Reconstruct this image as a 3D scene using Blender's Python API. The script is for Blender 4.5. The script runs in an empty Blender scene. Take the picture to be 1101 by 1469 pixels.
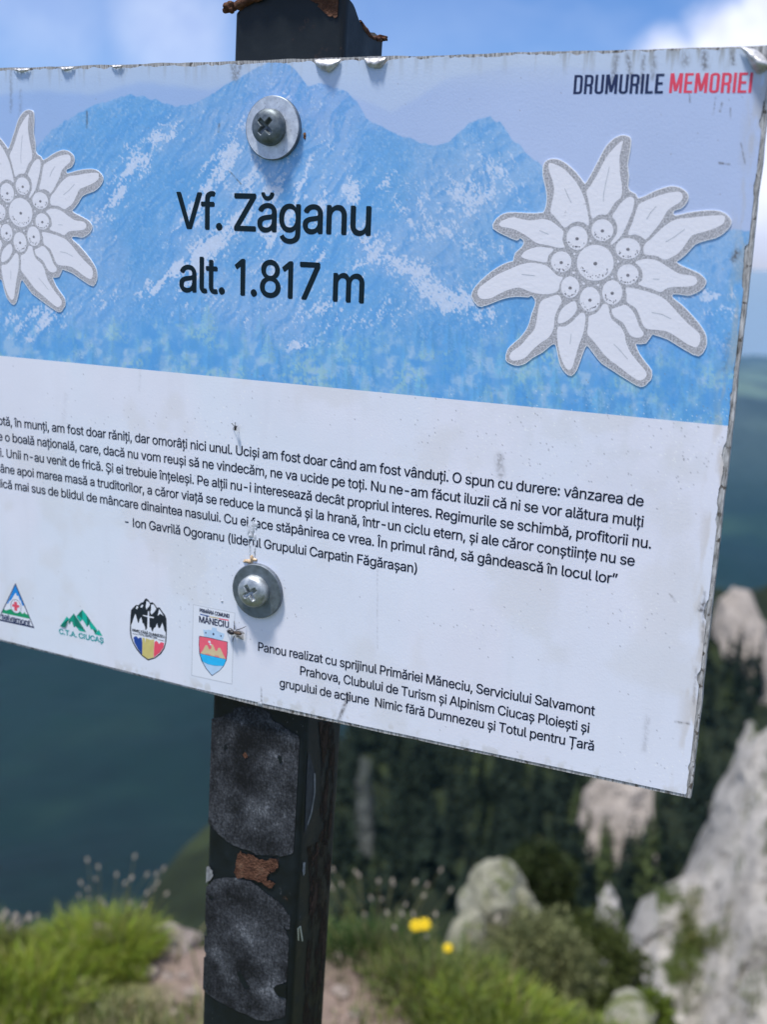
import bpy, bmesh, math, random
import numpy as np
from mathutils import Vector, Matrix, noise as mnoise
from mathutils.geometry import tessellate_polygon, delaunay_2d_cdt

R = math.radians
rng = np.random.default_rng(7)
random.seed(7)
scene = bpy.context.scene
COL = scene.collection

# ------------------------------------------------------------------ camera
# photo space is 1101 x 1469 px; M holds the sign's axes (right, down, into the sign) in camera axes
FPX = 1604.3
def _rot(a):
    cx, sx, cy, sy, cz, sz = math.cos(a[0]), math.sin(a[0]), math.cos(a[1]), math.sin(a[1]), math.cos(a[2]), math.sin(a[2])
    return (np.array([[cz, -sz, 0], [sz, cz, 0], [0, 0, 1]]) @ np.array([[1, 0, 0], [0, cx, -sx], [0, sx, cx]])
            @ np.array([[cy, 0, sy], [0, 1, 0], [-sy, 0, cy]]))
M = _rot((0.22626629, 0.41109396, 0.04335886))
SC = 0.54977
P0 = np.array([0, (560 - 734.5) / FPX, 1.0]) * SC
SIGN_Z = 1.5                                    # height of the sign's origin above the ground
def cam2world(d):
    d = np.asarray(d, float)
    return np.stack([d @ M[:, 0], d @ M[:, 2], -(d @ M[:, 1])], -1)
CAM = -cam2world(P0) + np.array([0, 0, SIGN_Z])
def ray(px, py):
    px, py = np.broadcast_arrays(np.asarray(px, float), np.asarray(py, float))
    return cam2world(np.stack([(px - 550.5) / FPX, (py - 734.5) / FPX, np.ones_like(px)], -1))
def at(px, py, dist):
    return CAM + ray(px, py) * np.asarray(dist, float)[..., None]
def on_y(px, py, y):
    d = ray(px, py); t = (y - CAM[1]) / d[..., 1]
    return CAM + d * t[..., None]
def pl(px, py):
    """photo pixel -> (u right, v down) on the sign's face, metres"""
    w = on_y(px, py, 0.0)
    return np.stack([w[..., 0], SIGN_Z - w[..., 2]], -1)
def to_px(u, v):
    w = np.stack([u, np.zeros_like(u), SIGN_Z - v], -1) - CAM
    A = np.stack([M[:, 0], M[:, 2], -M[:, 1]], 0)          # world -> cam
    c = w @ A
    return 550.5 + FPX * c[..., 0] / c[..., 2], 734.5 + FPX * c[..., 1] / c[..., 2]

cam_data = bpy.data.cameras.new('camera')
cam_data.sensor_fit = 'VERTICAL'; cam_data.sensor_height = 36.0; cam_data.sensor_width = 27.0
cam_data.lens = 36.0 * FPX / 1469
cam_data.clip_start = 0.02; cam_data.clip_end = 40000
cam_data.dof.use_dof = True; cam_data.dof.focus_distance = 0.555; cam_data.dof.aperture_fstop = 8.1
cam_obj = bpy.data.objects.new('camera', cam_data); COL.objects.link(cam_obj)
mw = Matrix.Identity(4)
ax = [np.array([M[0, 0], M[0, 2], -M[0, 1]]), -np.array([M[1, 0], M[1, 2], -M[1, 1]]), -np.array([M[2, 0], M[2, 2], -M[2, 1]])]
for j in range(3):
    for i in range(3): mw[i][j] = ax[j][i]
for i in range(3): mw[i][3] = CAM[i]
cam_obj.matrix_world = mw
scene.camera = cam_obj
FWD = np.array([-0.3995, 0.9167, 0.0]); RGT = np.array([0.9167, 0.3995, 0.0])

# ------------------------------------------------------------------ sun, sky, exposure
SUN_DIR = Vector((-0.16, -0.25, 0.95)).normalized()      # towards the sun
SUN_EL = math.asin(SUN_DIR.z); SUN_AZ = math.atan2(SUN_DIR.x, SUN_DIR.y)
sd = bpy.data.lights.new('sun', 'SUN'); sd.energy = 4.0; sd.angle = R(8.0); sd.color = (1.0, 0.965, 0.92)
so = bpy.data.objects.new('sun', sd); COL.objects.link(so)
so.rotation_euler = SUN_DIR.to_track_quat('Z', 'Y').to_euler(); so.location = (0, 0, 30)
scene.view_settings.view_transform = 'Standard'; scene.view_settings.look = 'None'
scene.view_settings.gamma = 1; scene.view_settings.exposure = 0.45

world = bpy.data.worlds.new('World'); scene.world = world; world.use_nodes = True
NT = world.node_tree; NT.nodes.clear()
class NG:
    """tiny node-graph helper"""
    def __init__(s, nt): s.nt = nt
    def n(s, typ, ins=None, **kw):
        nd = s.nt.nodes.new(typ)
        for k, v in kw.items(): setattr(nd, k, v)
        for k, v in (ins or {}).items():
            sock = nd.inputs[k]
            if isinstance(v, bpy.types.NodeSocket): s.nt.links.new(v, sock)
            elif isinstance(v, (tuple, list)) and len(v) == 3 and sock.type == 'RGBA': sock.default_value = (*v, 1)
            else: sock.default_value = v
        return nd
    def math(s, op, a, b=0.0, clamp=False):
        return s.n('ShaderNodeMath', {0: a, 1: b}, operation=op, use_clamp=clamp).outputs[0]
    def mix(s, f, a, b, blend='MIX'):
        nd = s.nt.nodes.new('ShaderNodeMix'); nd.data_type = 'RGBA'; nd.blend_type = blend
        for k, v in ((0, f), (6, a), (7, b)):
            if isinstance(v, bpy.types.NodeSocket): s.nt.links.new(v, nd.inputs[k])
            elif k and len(v) == 3: nd.inputs[k].default_value = (*v, 1)
            else: nd.inputs[k].default_value = v
        return nd.outputs[2]
    def ramp(s, fac, stops):
        nd = s.nt.nodes.new('ShaderNodeValToRGB'); s.nt.links.new(fac, nd.inputs[0])
        el = nd.color_ramp.elements
        while len(el) < len(stops): el.new(0.5)
        for e, (p, c) in zip(el, stops):
            e.position = p; e.color = (*c, 1) if isinstance(c, (tuple, list)) else (c, c, c, 1)
        return nd.outputs[0]
    def noise(s, vec, scale, detail=4, rough=0.55, dist=0.0):
        nd = s.n('ShaderNodeTexNoise', {'Scale': scale, 'Detail': detail, 'Roughness': rough, 'Distortion': dist})
        if vec is not None: s.nt.links.new(vec, nd.inputs['Vector'])
        return nd.outputs[0]
    def smooth(s, x, a, b):
        return s.n('ShaderNodeMapRange', {0: x, 1: a, 2: b, 3: 0.0, 4: 1.0}, interpolation_type='SMOOTHSTEP').outputs[0]
g = NG(NT)
sky = g.n('ShaderNodeTexSky', sky_type='NISHITA', sun_disc=False, sun_elevation=SUN_EL, sun_rotation=SUN_AZ,
          altitude=1800, air_density=1.0, dust_density=0.4, ozone_density=1.6)
skyc = g.n('ShaderNodeHueSaturation', {'Saturation': 1.32, 'Value': 1.15, 'Color': sky.outputs[0]}).outputs[0]
skyc = g.mix(1.0, skyc, (1.09, 0.965, 1.1), 'MULTIPLY')
tc = g.n('ShaderNodeTexCoord').outputs['Generated']
sep = g.n('ShaderNodeSeparateXYZ', {0: tc})
den = g.math('ADD', g.math('MAXIMUM', sep.outputs[2], 0.0), 0.22)
cx = g.math('DIVIDE', sep.outputs[0], den); cy = g.math('DIVIDE', sep.outputs[1], den)
cv = g.n('ShaderNodeCombineXYZ', {0: cx, 1: cy}).outputs[0]
puff = g.noise(tc, 9.0, 7, 0.6, 0.3)
fine = g.noise(tc, 26.0, 5, 0.6)
cover = g.noise(cv, 1.1, 6, 0.55, 0.2)
def blob(px, py, r0, r1, rag=0.5):
    d = ray(px, py); d = d / np.linalg.norm(d)
    dt = g.n('ShaderNodeVectorMath', {0: tc, 1: tuple(d)}, operation='DISTANCE').outputs['Value']
    dt = g.math('ADD', dt, g.math('MULTIPLY', g.math('SUBTRACT', puff, 0.5), rag * r1))
    return g.math('SUBTRACT', 1.0, g.smooth(dt, r0, r1))
behind = g.smooth(sep.outputs[1], 0.35, -0.15)              # extra unseen cloud added behind the camera as white fill light
gen = g.math('MULTIPLY', g.smooth(cover, 0.44, 0.60), g.math('ADD', 0.10, g.math('MULTIPLY', behind, 0.9)))
big = g.math('MAXIMUM', g.math('MAXIMUM', blob(1065, 85, 0.040, 0.066, 1.0), blob(965, 100, 0.018, 0.042, 1.0)),
             g.math('MAXIMUM', blob(1175, 270, 0.06, 0.095, 0.8), blob(1160, 55, 0.06, 0.085, 0.8)))
mid = g.math('MULTIPLY', g.math('MAXIMUM', blob(1120, 490, 0.015, 0.04, 0.8), blob(255, 40, 0.01, 0.085, 0.9)), 0.42)
mid = g.math('MAXIMUM', mid, g.math('MULTIPLY', blob(60, 20, 0.01, 0.09, 1.0), 0.25))
mask = g.math('MAXIMUM', g.math('MAXIMUM', gen, big), mid, True)
cloudc = g.mix(g.smooth(fine, 0.3, 0.7), (7.1, 7.6, 9.9), (8.9, 9.4, 11.0))
allc = g.mix(mask, skyc, cloudc)
low = g.math('MULTIPLY', g.math('SUBTRACT', 1.0, g.smooth(sep.outputs[2], -0.03, 0.085)), 0.9)      # pale air along the skyline
allc = g.mix(low, allc, (3.9, 4.5, 6.2))
bg = g.n('ShaderNodeBackground', {'Color': allc, 'Strength': 0.085})
g.nt.links.new(bg.outputs[0], g.n('ShaderNodeOutputWorld').inputs[0])

scene.render.engine = 'CYCLES'
scene.cycles.use_denoising = True
scene.cycles.max_bounces = 8; scene.cycles.volume_bounces = 0
scene.cycles.sample_clamp_indirect = 4

# ------------------------------------------------------------------ helpers
def lin(c):
    c = np.asarray(c, float) / 255.0
    return np.where(c <= 0.04045, c / 12.92, ((c + 0.055) / 1.055) ** 2.4)
WHITE_REF = lin((206, 212, 232))
PAPER = np.array([0.765, 0.79, 0.86])      # bluish white stock
def ink(*c):
    """printed colour as seen beside the sign's own white paper -> albedo"""
    return tuple(np.clip(lin(c) / WHITE_REF * PAPER, 0.004, 0.88))

MATS = {}
def mat(name, color=(0.5, 0.5, 0.5), rough=0.6, metal=0.0, spec=0.4, var=0.12, vscale=40, bump=0.0, bscale=200, build=None):
    if name in MATS: return MATS[name]
    m = bpy.data.materials.new(name); m.use_nodes = True
    nt = m.node_tree; nt.nodes.clear(); g = NG(nt)
    out = g.n('ShaderNodeOutputMaterial')
    b = g.n('ShaderNodeBsdfPrincipled', {'Roughness': rough, 'Metallic': metal, 'Specular IOR Level': spec})
    nt.links.new(b.outputs[0], out.inputs[0])
    pos = g.n('ShaderNodeTexCoord').outputs['Object']
    if build: build(g, b, pos, out)
    else:
        nz = g.noise(pos, vscale, 5)
        lo = tuple(max(0, c * (1 - var)) for c in color); hi = tuple(min(1, c * (1 + var)) for c in color)
        nt.links.new(g.ramp(nz, [(0.3, lo), (0.7, hi)]), b.inputs['Base Color'])
        if bump: nt.links.new(g.n('ShaderNodeBump', {'Strength': bump, 'Distance': 0.001, 'Height': g.noise(pos, bscale, 4)}).outputs[0], b.inputs['Normal'])
    MATS[name] = m
    return m

class MB:
    """mesh builder: collects polygons, builds ONE object"""
    def __init__(s): s.v = []; s.f = []; s.m = []; s.n = 0
    def add(s, verts, faces, mi=0):
        verts = np.asarray(verts, float).reshape(-1, 3)
        s.v.append(verts); s.f += [tuple(int(i) + s.n for i in f) for f in faces]; s.m += [mi] * len(faces); s.n += len(verts)
    def build(s, name, mats, parent=None, smooth=False, colors=None):
        me = bpy.data.meshes.new(name)
        me.from_pydata(np.concatenate(s.v).tolist() if s.v else [], [], s.f)
        for m_ in (mats if isinstance(mats, (list, tuple)) else [mats]): me.materials.append(m_)
        me.polygons.foreach_set('material_index', s.m)
        if smooth: me.polygons.foreach_set('use_smooth', [True] * len(s.f))
        if colors is not None:
            a = me.color_attributes.new('Col', 'FLOAT_COLOR', 'POINT')
            c = np.ones((len(me.vertices), 4)); c[:, :3] = colors; a.data.foreach_set('color', c.ravel())
        me.update()
        o = bpy.data.objects.new(name, me); COL.objects.link(o)
        if parent is not None: o.parent = parent
        return o
def tag(o, label=None, cat=None, group=None, kind=None):
    if label: o['label'] = label
    if cat: o['category'] = cat
    if group: o['group'] = group
    if kind: o['kind'] = kind
    return o
def empty(name, loc=(0, 0, 0)):
    o = bpy.data.objects.new(name, None); o.location = loc; o.empty_display_size = 0.05; COL.objects.link(o); return o
def grid_faces(nr, nc, closed=False):
    f = []
    for i in range(nr - 1):
        for j in range(nc if closed else nc - 1):
            k = (j + 1) % nc
            f.append((i * nc + j, i * nc + k, (i + 1) * nc + k, (i + 1) * nc + j))
    return f
def spline(pts, n=4, closed=True):
    """Catmull-Rom through the points"""
    p = np.asarray(pts, float); N = len(p); out = []
    for i in range(N if closed else N - 1):
        if closed: a, b, c, d = p[i - 1], p[i], p[(i + 1) % N], p[(i + 2) % N]
        else: a, b, c, d = p[max(i - 1, 0)], p[i], p[i + 1], p[min(i + 2, N - 1)]
        for k in range(n):
            t = k / n
            out.append(0.5 * ((2 * b) + (c - a) * t + (2 * a - 5 * b + 4 * c - d) * t * t + (3 * b - a - 3 * c + d) * t ** 3))
    if not closed: out.append(p[-1])
    return np.array(out)
def tess(pts2):
    return tessellate_polygon([[Vector((x, y, 0)) for x, y in pts2]])
def area2(p): return 0.5 * np.sum(p[:, 0] * np.roll(p[:, 1], -1) - np.roll(p[:, 0], -1) * p[:, 1])
def lay(off):
    """printed layers lie within some hundredths of a millimetre of the film"""
    return off if off in PLAQ else 0.0003 + (off - 0.0003) * 0.12
PLAQ = (0.00062, 0.00065, 0.00068)
def flat_uv(mb, uv, off, mi=0):
    """flat polygon on the sign's face, raised by off metres towards the viewer"""
    uv = np.asarray(uv, float)
    if area2(uv) > 0: uv = uv[::-1]
    v3 = np.stack([uv[:, 0], np.full(len(uv), -lay(off)), SIGN_Z - uv[:, 1]], -1)
    tri = tess(uv)
    ff = []
    for t in tri:
        a, b, c = (v3[i] for i in t)
        nrm = np.cross(b - a, c - a)
        ff.append(t if nrm[1] < 0 else t[::-1])
    mb.add(v3, ff, mi)
def flat_px(mb, pts, off, mi=0):
    pts = np.asarray(pts, float); flat_uv(mb, pl(pts[:, 0], pts[:, 1]), off, mi)
def stroke_uv(mb, uv, w, off, mi=0):
    uv = np.asarray(uv, float)
    for a, b in zip(uv[:-1], uv[1:]):
        d = b - a; L = np.linalg.norm(d)
        if L < 1e-7: continue
        nrm = np.array([-d[1], d[0]]) / L * w / 2; e = d / L * w * 0.25
        flat_uv(mb, [a - e + nrm, b + e + nrm, b + e - nrm, a - e - nrm], off, mi)
def solid_uv(mb, uv, y_front, y_back, mi=0, mi_side=0):
    uv = np.asarray(uv, float)
    if area2(uv) > 0: uv = uv[::-1]
    n = len(uv)
    f3 = np.stack([uv[:, 0], np.full(n, y_front), SIGN_Z - uv[:, 1]], -1); b3 = f3.copy(); b3[:, 1] = y_back
    tri = tess(uv); fr = []
    for t in tri:
        a, b, c = (f3[i] for i in t)
        fr.append(t if np.cross(b - a, c - a)[1] < 0 else t[::-1])
    mb.add(f3, fr, mi); mb.add(b3, [t[::-1] for t in fr], mi_side)
    mb.add(np.concatenate([f3, b3]), [(i, (i + 1) % n, n + (i + 1) % n, n + i) for i in range(n)], mi_side)
def tube(mb, pts, rad, seg=8, mi=0, cap=True):
    pts = np.asarray(pts, float); n = len(pts); rad = np.broadcast_to(np.asarray(rad, float), (n,))
    rings = []
    for i in range(n):
        t = pts[min(i + 1, n - 1)] - pts[max(i - 1, 0)]; t = t / (np.linalg.norm(t) + 1e-9)
        up = np.array([0, 0, 1.0]) if abs(t[2]) < 0.9 else np.array([1.0, 0, 0])
        x = np.cross(t, up); x /= np.linalg.norm(x); y = np.cross(t, x)
        a = np.arange(seg) / seg * 2 * np.pi
        rings.append(pts[i] + rad[i] * (np.cos(a)[:, None] * x + np.sin(a)[:, None] * y))
    f = grid_faces(n, seg, True)
    if cap: f += [tuple(range(seg)), tuple(range((n - 1) * seg, n * seg))[::-1]]
    mb.add(np.concatenate(rings), f, mi)
# --- numpy lattice noise
def _hash(ix, iy, seed):
    h = (ix.astype(np.int64) * 374761393 + iy.astype(np.int64) * 668265263 + seed * 1442695041) & 0x7fffffff
    h = ((h ^ (h >> 13)) * 1274126177) & 0x7fffffff
    return ((h ^ (h >> 16)) & 0xffff) / 65535.0
def vnoise(x, y, seed=0):
    x = np.asarray(x, float); y = np.asarray(y, float)
    ix, iy = np.floor(x), np.floor(y); fx, fy = x - ix, y - iy
    fx = fx * fx * (3 - 2 * fx); fy = fy * fy * (3 - 2 * fy)
    a, b, c, d = _hash(ix, iy, seed), _hash(ix + 1, iy, seed), _hash(ix, iy + 1, seed), _hash(ix + 1, iy + 1, seed)
    return (a * (1 - fx) + b * fx) * (1 - fy) + (c * (1 - fx) + d * fx) * fy
def fbm(x, y, o=5, seed=0, gain=0.5):
    s = 0; a = 1; t = 0
    for i in range(o):
        s = s + a * vnoise(x * 2 ** i + 17.3 * i, y * 2 ** i - 9.1 * i, seed + i); t += a; a *= gain
    return s / t
def sstep(x, a, b):
    t = np.clip((x - a) / (b - a), 0, 1); return t * t * (3 - 2 * t)
def n3(p, s): return mnoise.fractal(Vector(p) * s, 1.0, 2.0, 5)

# ------------------------------------------------------------------ materials of the land
def attr_mat(name, rough=0.8, var=0.2, vscale=60, trans=0.0, bump=0.0, bscale=300):
    def bld(g, b, pos, out):
        col = g.n('ShaderNodeAttribute', attribute_name='Col').outputs['Color']
        nz = g.noise(pos, vscale, 5)
        c = g.mix(1.0, col, g.ramp(nz, [(0.3, 1 - var), (0.7, 1 + var)]), 'MULTIPLY')
        g.nt.links.new(c, b.inputs['Base Color'])
        if bump: g.nt.links.new(g.n('ShaderNodeBump', {'Strength': bump, 'Distance': 0.01, 'Height': g.noise(pos, bscale, 6)}).outputs[0], b.inputs['Normal'])
        if trans:
            tr = g.n('ShaderNodeBsdfTranslucent', {'Color': c})
            mx = g.n('ShaderNodeMixShader', {0: trans, 1: b.outputs[0], 2: tr.outputs[0]})
            g.nt.links.new(mx.outputs[0], out.inputs[0])
    return mat(name, rough=rough, spec=0.2, build=bld)
M_GRASS = attr_mat('grass_blade', 0.6, 0.1, 30, 0.4)
M_GROUND = attr_mat('mountain_soil', 0.95, 0.3, 45, 0, 0.9, 60)
M_SLOPE = attr_mat('forest_floor', 0.95, 0.35, 0.25, 0, 0.0)
M_FAR = attr_mat('far_forest', 0.95, 0.25, 0.02)
def rock_build(dark, light, scale, green=None):
    def bld(g, b, pos, out):
        a = g.noise(pos, scale, 8, 0.62, 0.6); cr = g.noise(pos, scale * 3.1, 8, 0.7, 1.2)
        c = g.ramp(a, [(0.28, dark), (0.5, tuple(0.5 * (x + y) for x, y in zip(dark, light))), (0.68, light)])
        c = g.mix(g.smooth(cr, 0.46, 0.34), c, tuple(x * 0.45 for x in dark))
        vo = g.n('ShaderNodeTexVoronoi', {'Vector': g.n('ShaderNodeVectorMath', {0: pos, 1: g.n('ShaderNodeTexNoise', {'Vector': pos, 'Scale': scale * 1.5, 'Detail': 4}).outputs['Color']}, operation='ADD').outputs[0], 'Scale': scale * 0.9}, feature='DISTANCE_TO_EDGE').outputs[0]
        c = g.mix(g.math('MULTIPLY', g.smooth(vo, 0.03, 0.0), 0.3), c, tuple(x * 0.35 for x in dark))
        if green:
            nrm = g.n('ShaderNodeNewGeometry').outputs['Normal']
            nz = g.n('ShaderNodeSeparateXYZ', {0: nrm}).outputs[2]
            gm = g.math('MULTIPLY', g.smooth(nz, 0.35, 0.75), g.smooth(g.noise(pos, scale * 1.3, 5), 0.46, 0.56))
            c = g.mix(gm, c, green)
        g.nt.links.new(c, b.inputs['Base Color'])
        g.nt.links.new(g.n('ShaderNodeBump', {'Strength': 0.8, 'Distance': 0.25 / scale, 'Height': g.math('ADD', a, cr)}).outputs[0], b.inputs['Normal'])
    return bld
M_CLIFF = mat('limestone_cliff', rough=0.95, spec=0.15, build=rock_build((0.36, 0.335, 0.305), (0.56, 0.53, 0.49), 1.6, (0.055, 0.075, 0.02)))
M_BOULDER = mat('limestone_boulder', rough=0.95, spec=0.15, build=rock_build((0.23, 0.23, 0.16), (0.46, 0.45, 0.37), 6, (0.13, 0.15, 0.06)))
M_PINN = mat('far_limestone', rough=0.95, spec=0.15, build=rock_build((0.31, 0.275, 0.24), (0.45, 0.40, 0.355), 0.25))
M_DIMROCK = mat('dark_lichen_rock', rough=0.95, spec=0.1, build=rock_build((0.05, 0.06, 0.055), (0.13, 0.14, 0.13), 0.3, (0.03, 0.04, 0.02)))
M_STONE = mat('path_stone', rough=0.9, spec=0.2, build=rock_build((0.20, 0.16, 0.135), (0.38, 0.325, 0.285), 25))

# ------------------------------------------------------------------ far hills
def st(p): 
    d = p - CAM; return d @ RGT, d @ FWD
def elev(px, py):
    d = ray(px, py); return np.arctan2(d[..., 2], np.hypot(d[..., 0], d[..., 1]))
nA, nD = 260, 240
az = np.linspace(-R(62), R(62), nA); dd = np.exp(np.linspace(math.log(330), math.log(15000), nD))
AZ, DD = np.meshgrid(az, dd)
S_ = np.sin(AZ) * DD; T_ = np.cos(AZ) * DD
prof = np.interp(DD, [330, 700, 1500, 2600, 4200, 5600, 7400, 9000, 15000], [-330, -560, -850, -900, -860, -800, -690, -740, -1100])
nz = fbm(S_ / 1500 + 3, T_ / 1500, 6, 11) - 0.5
Z_ = prof + nz * np.interp(DD, [330, 1500, 3000, 7400, 15000], [60, 360, 620, 380, 300])
Z_ += np.where((DD > 2000) & (DD < 6500), 1, 0) * 0
X_ = CAM[0] + S_ * RGT[0] + T_ * FWD[0]; Y_ = CAM[1] + S_ * RGT[1] + T_ * FWD[1]
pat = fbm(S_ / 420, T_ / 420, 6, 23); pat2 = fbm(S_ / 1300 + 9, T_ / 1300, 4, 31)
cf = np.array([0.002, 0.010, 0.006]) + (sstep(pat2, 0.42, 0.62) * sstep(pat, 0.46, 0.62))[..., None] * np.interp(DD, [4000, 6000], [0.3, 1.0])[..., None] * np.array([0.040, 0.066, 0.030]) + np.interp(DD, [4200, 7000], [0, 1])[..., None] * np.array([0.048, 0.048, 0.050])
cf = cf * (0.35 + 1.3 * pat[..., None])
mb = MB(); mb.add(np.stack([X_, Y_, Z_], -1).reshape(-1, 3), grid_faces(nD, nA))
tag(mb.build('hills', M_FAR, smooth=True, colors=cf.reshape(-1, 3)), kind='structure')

# ------------------------------------------------------------------ forested spur under the summit
crest_x = np.array([-700, -300, 60, 140, 200, 260, 320, 400, 500, 640, 800, 1030, 1101, 1300, 1700])
crest_y = np.array([1500, 1440, 1400, 1340, 1290, 1215, 1160, 1100, 1050, 1000, 930, 832, 835, 800, 760])
crest_d = np.interp(crest_x, [0, 400, 1100, 1700], [120, 170, 270, 300])
nI, nK = 200, 70
pxs = np.linspace(-700, 1700, nI)
kk = np.linspace(0, 1, nK)
def spur(px, k):
    cyy = np.interp(px, crest_x, crest_y); cd = np.interp(px, crest_x, crest_d)
    py = 1900 + (cyy - 1900) * k
    d = 38 + (cd - 38) * k ** 1.5
    p = at(px, py, d)
    p[..., 2] += (fbm(p[..., 0] / 14, p[..., 1] / 14, 4, 5) - 0.5) * 7 * np.clip(k * 3, 0, 1) - 2
    return p
PX, KK = np.meshgrid(pxs, kk)
G = spur(PX, KK)
back = G[-1].copy(); bl = [G]
for q, (df, dz) in enumerate(((10, 3), (40, 24), (120, 90))):
    b2 = back.copy(); b2 += FWD * df; b2[:, 2] -= dz; bl.append(b2[None])
GG = np.concatenate(bl, 0)
pn = fbm(GG[..., 0] / 9, GG[..., 1] / 9, 5, 41)
cs = np.array([0.012, 0.018, 0.008]) + sstep(pn, 0.52, 0.72)[..., None] * np.array([0.016, 0.022, 0.006])
mb = MB(); mb.add(GG.reshape(-1, 3), grid_faces(GG.shape[0], nI))
tag(mb.build('hillside', M_SLOPE, smooth=True, colors=cs.reshape(-1, 3)), kind='structure')

# conifers
M_BARK = mat('conifer_bark', (0.05, 0.035, 0.025), 0.95, vscale=3, var=0.4)
def foliage_mat(name, c):
    def bld(g, b, pos, out):
        nz = g.noise(pos, 0.9, 4)
        cc = g.ramp(nz, [(0.3, tuple(x * 0.6 for x in c)), (0.7, tuple(x * 1.4 for x in c))])
        g.nt.links.new(cc, b.inputs['Base Color'])
    return mat(name, rough=0.8, spec=0.15, build=bld)
M_CON = [foliage_mat('conifer_needles', (0.009, 0.017, 0.010)), foliage_mat('conifer_needles_pale', (0.040, 0.056, 0.018))]
def crown_mesh(seed, h=10.0, rad=2.1, lay=15, per=11):
    r = np.random.default_rng(seed); mb = MB()
    for L in range(lay):
        f = L / (lay - 1); z0 = h * (0.12 + 0.86 * f); rr = rad * (1 - f) ** 0.85 * r.uniform(0.8, 1.15) + 0.12
        for q in range(max(4, int(per * (1 - 0.55 * f)))):
            a = r.uniform(0, 2 * np.pi); ln = rr * r.uniform(0.65, 1.15); w = 0.16 * ln + 0.16
            d = np.array([math.cos(a), math.sin(a), 0]); s = np.array([-d[1], d[0], 0])
            dr = ln * r.uniform(0.25, 0.6); zz = z0 + r.uniform(-0.3, 0.3)
            o = np.array([0, 0, zz])
            v = [o - s * w * 0.2, o + s * w * 0.2, o + d * ln * 0.55 - s * w - [0, 0, dr * 0.35], o + d * ln * 0.55 + s * w - [0, 0, dr * 0.45 + r.uniform(0, 0.25)],
                 o + d * ln - [0, 0, dr], o + d * ln * 0.5 - [0, 0, dr * 0.3 + 0.45]]
            mb.add(v, [(0, 1, 3, 2), (2, 3, 4), (0, 5, 4)])
    mb.add([[0.1, 0, h * 0.9], [-0.05, 0.09, h * 0.9], [-0.05, -0.09, h * 0.9], [0, 0, h * 1.03]], [(0, 1, 3), (1, 2, 3), (2, 0, 3)])
    return mb
def trunk_mesh(h=10.0):
    mb = MB(); tube(mb, [[0, 0, -0.8], [0.02, 0, h * 0.3], [0, 0.02, h * 0.98]], [0.17, 0.12, 0.02], 6); return mb
protos = []
for v in range(6):
    t = empty('conifer_tree'); trunk_mesh().build('trunk', M_BARK, t)
    crown_mesh(100 + v, rad=(1.7, 2.2, 2.0, 2.6, 1.9, 2.3)[v]).build('crown', M_CON[0 if v < 4 else 1], t)
    protos.append(t)
TREE_LAB = ['dark conifer in the blurred forest on the slope below the summit', 'yellowish green conifer in the blurred forest on the slope below the summit']
rt = np.random.default_rng(5)
used = set(); nt_ = 0; tries = 0; far_list = []
lead = [(826, 1240), (840, 1228), (852, 1222), (862, 1236), (872, 1262), (890, 1290), (908, 1280), (924, 1250), (936, 1232), (948, 1236), (845, 1272), (930, 1280), (1030, 960), (1044, 968), (1058, 985), (1072, 990), (1086, 984), (1098, 970)]
while nt_ < 285 and tries < 4000:
    tries += 1
    px = rt.uniform(325, 1230); k = rt.uniform(0.28, 1.0) ** 0.8
    if tries <= len(lead): px = float(lead[tries - 1][0]); k = (1900 - lead[tries - 1][1]) / (1900 - np.interp(px, crest_x, crest_y))
    cyy = np.interp(px, crest_x, crest_y); py = 1900 + (cyy - 1900) * k
    if py > 1420 or (px < 480 and py > 1300): continue
    # keep the pale rocks clear
    if any(abs(px - a) < b and c < py < d for a, b, c, d in ((888, 50, 1080, 1218), (1062, 40, 850, 965), (872, 14, 1265, 1360), (524, 10, 1085, 1230))): continue
    p = spur(np.array([px]), np.array([k]))[0]
    v = rt.integers(0, 4) if (rt.uniform() < (0.84 if px < 760 else 0.6)) else rt.integers(4, 6)
    pr = protos[v]
    if v not in used: o = pr; used.add(v); kids = pr.children
    else:
        o = pr.copy(); COL.objects.link(o)
        for ch in pr.children:
            c = ch.copy(); COL.objects.link(c); c.parent = o
    o.location = p; s = rt.uniform(0.55, 1.1) if tries > len(lead) else rt.uniform(0.75, 1.05); o.scale = (s, s, s * rt.uniform(0.9, 1.25)); o.rotation_euler = (0, 0, rt.uniform(0, 6.3))
    tag(o, TREE_LAB[0 if v < 4 else 1], 'tree', 'dark conifers on the forested slope' if v < 4 else 'yellowish conifers on the forested slope')
    nt_ += 1
for i, p_ in enumerate(protos):
    if i not in used:
        for ch in list(p_.children): bpy.data.objects.remove(ch)
        bpy.data.objects.remove(p_)
# the rest of the wood, beyond the 300 nearest: one mass
mbf = MB(); base = crown_mesh(300, lay=9, per=7); bv = np.concatenate(base.v); bf = base.f
for i in range(520):
    px = rt.uniform(325, 1350); k = rt.uniform(0.6, 1.0)
    cyy = np.interp(px, crest_x, crest_y); py = 1900 + (cyy - 1900) * k
    if py > 1250 or any(abs(px - a) < b and c < py < d for a, b, c, d in ((888, 50, 1080, 1225), (1062, 40, 850, 965), (524, 10, 1085, 1230))): continue
    p = spur(np.array([px]), np.array([k]))[0]
    s = rt.uniform(0.5, 1.0); a = rt.uniform(0, 6.3)
    v = bv * s; v = np.stack([v[:, 0] * math.cos(a) - v[:, 1] * math.sin(a), v[:, 0] * math.sin(a) + v[:, 1] * math.cos(a), v[:, 2]], -1) + p
    mbf.add(v, bf)
tag(mbf.build('forest', M_CON[0]), kind='stuff')

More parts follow.
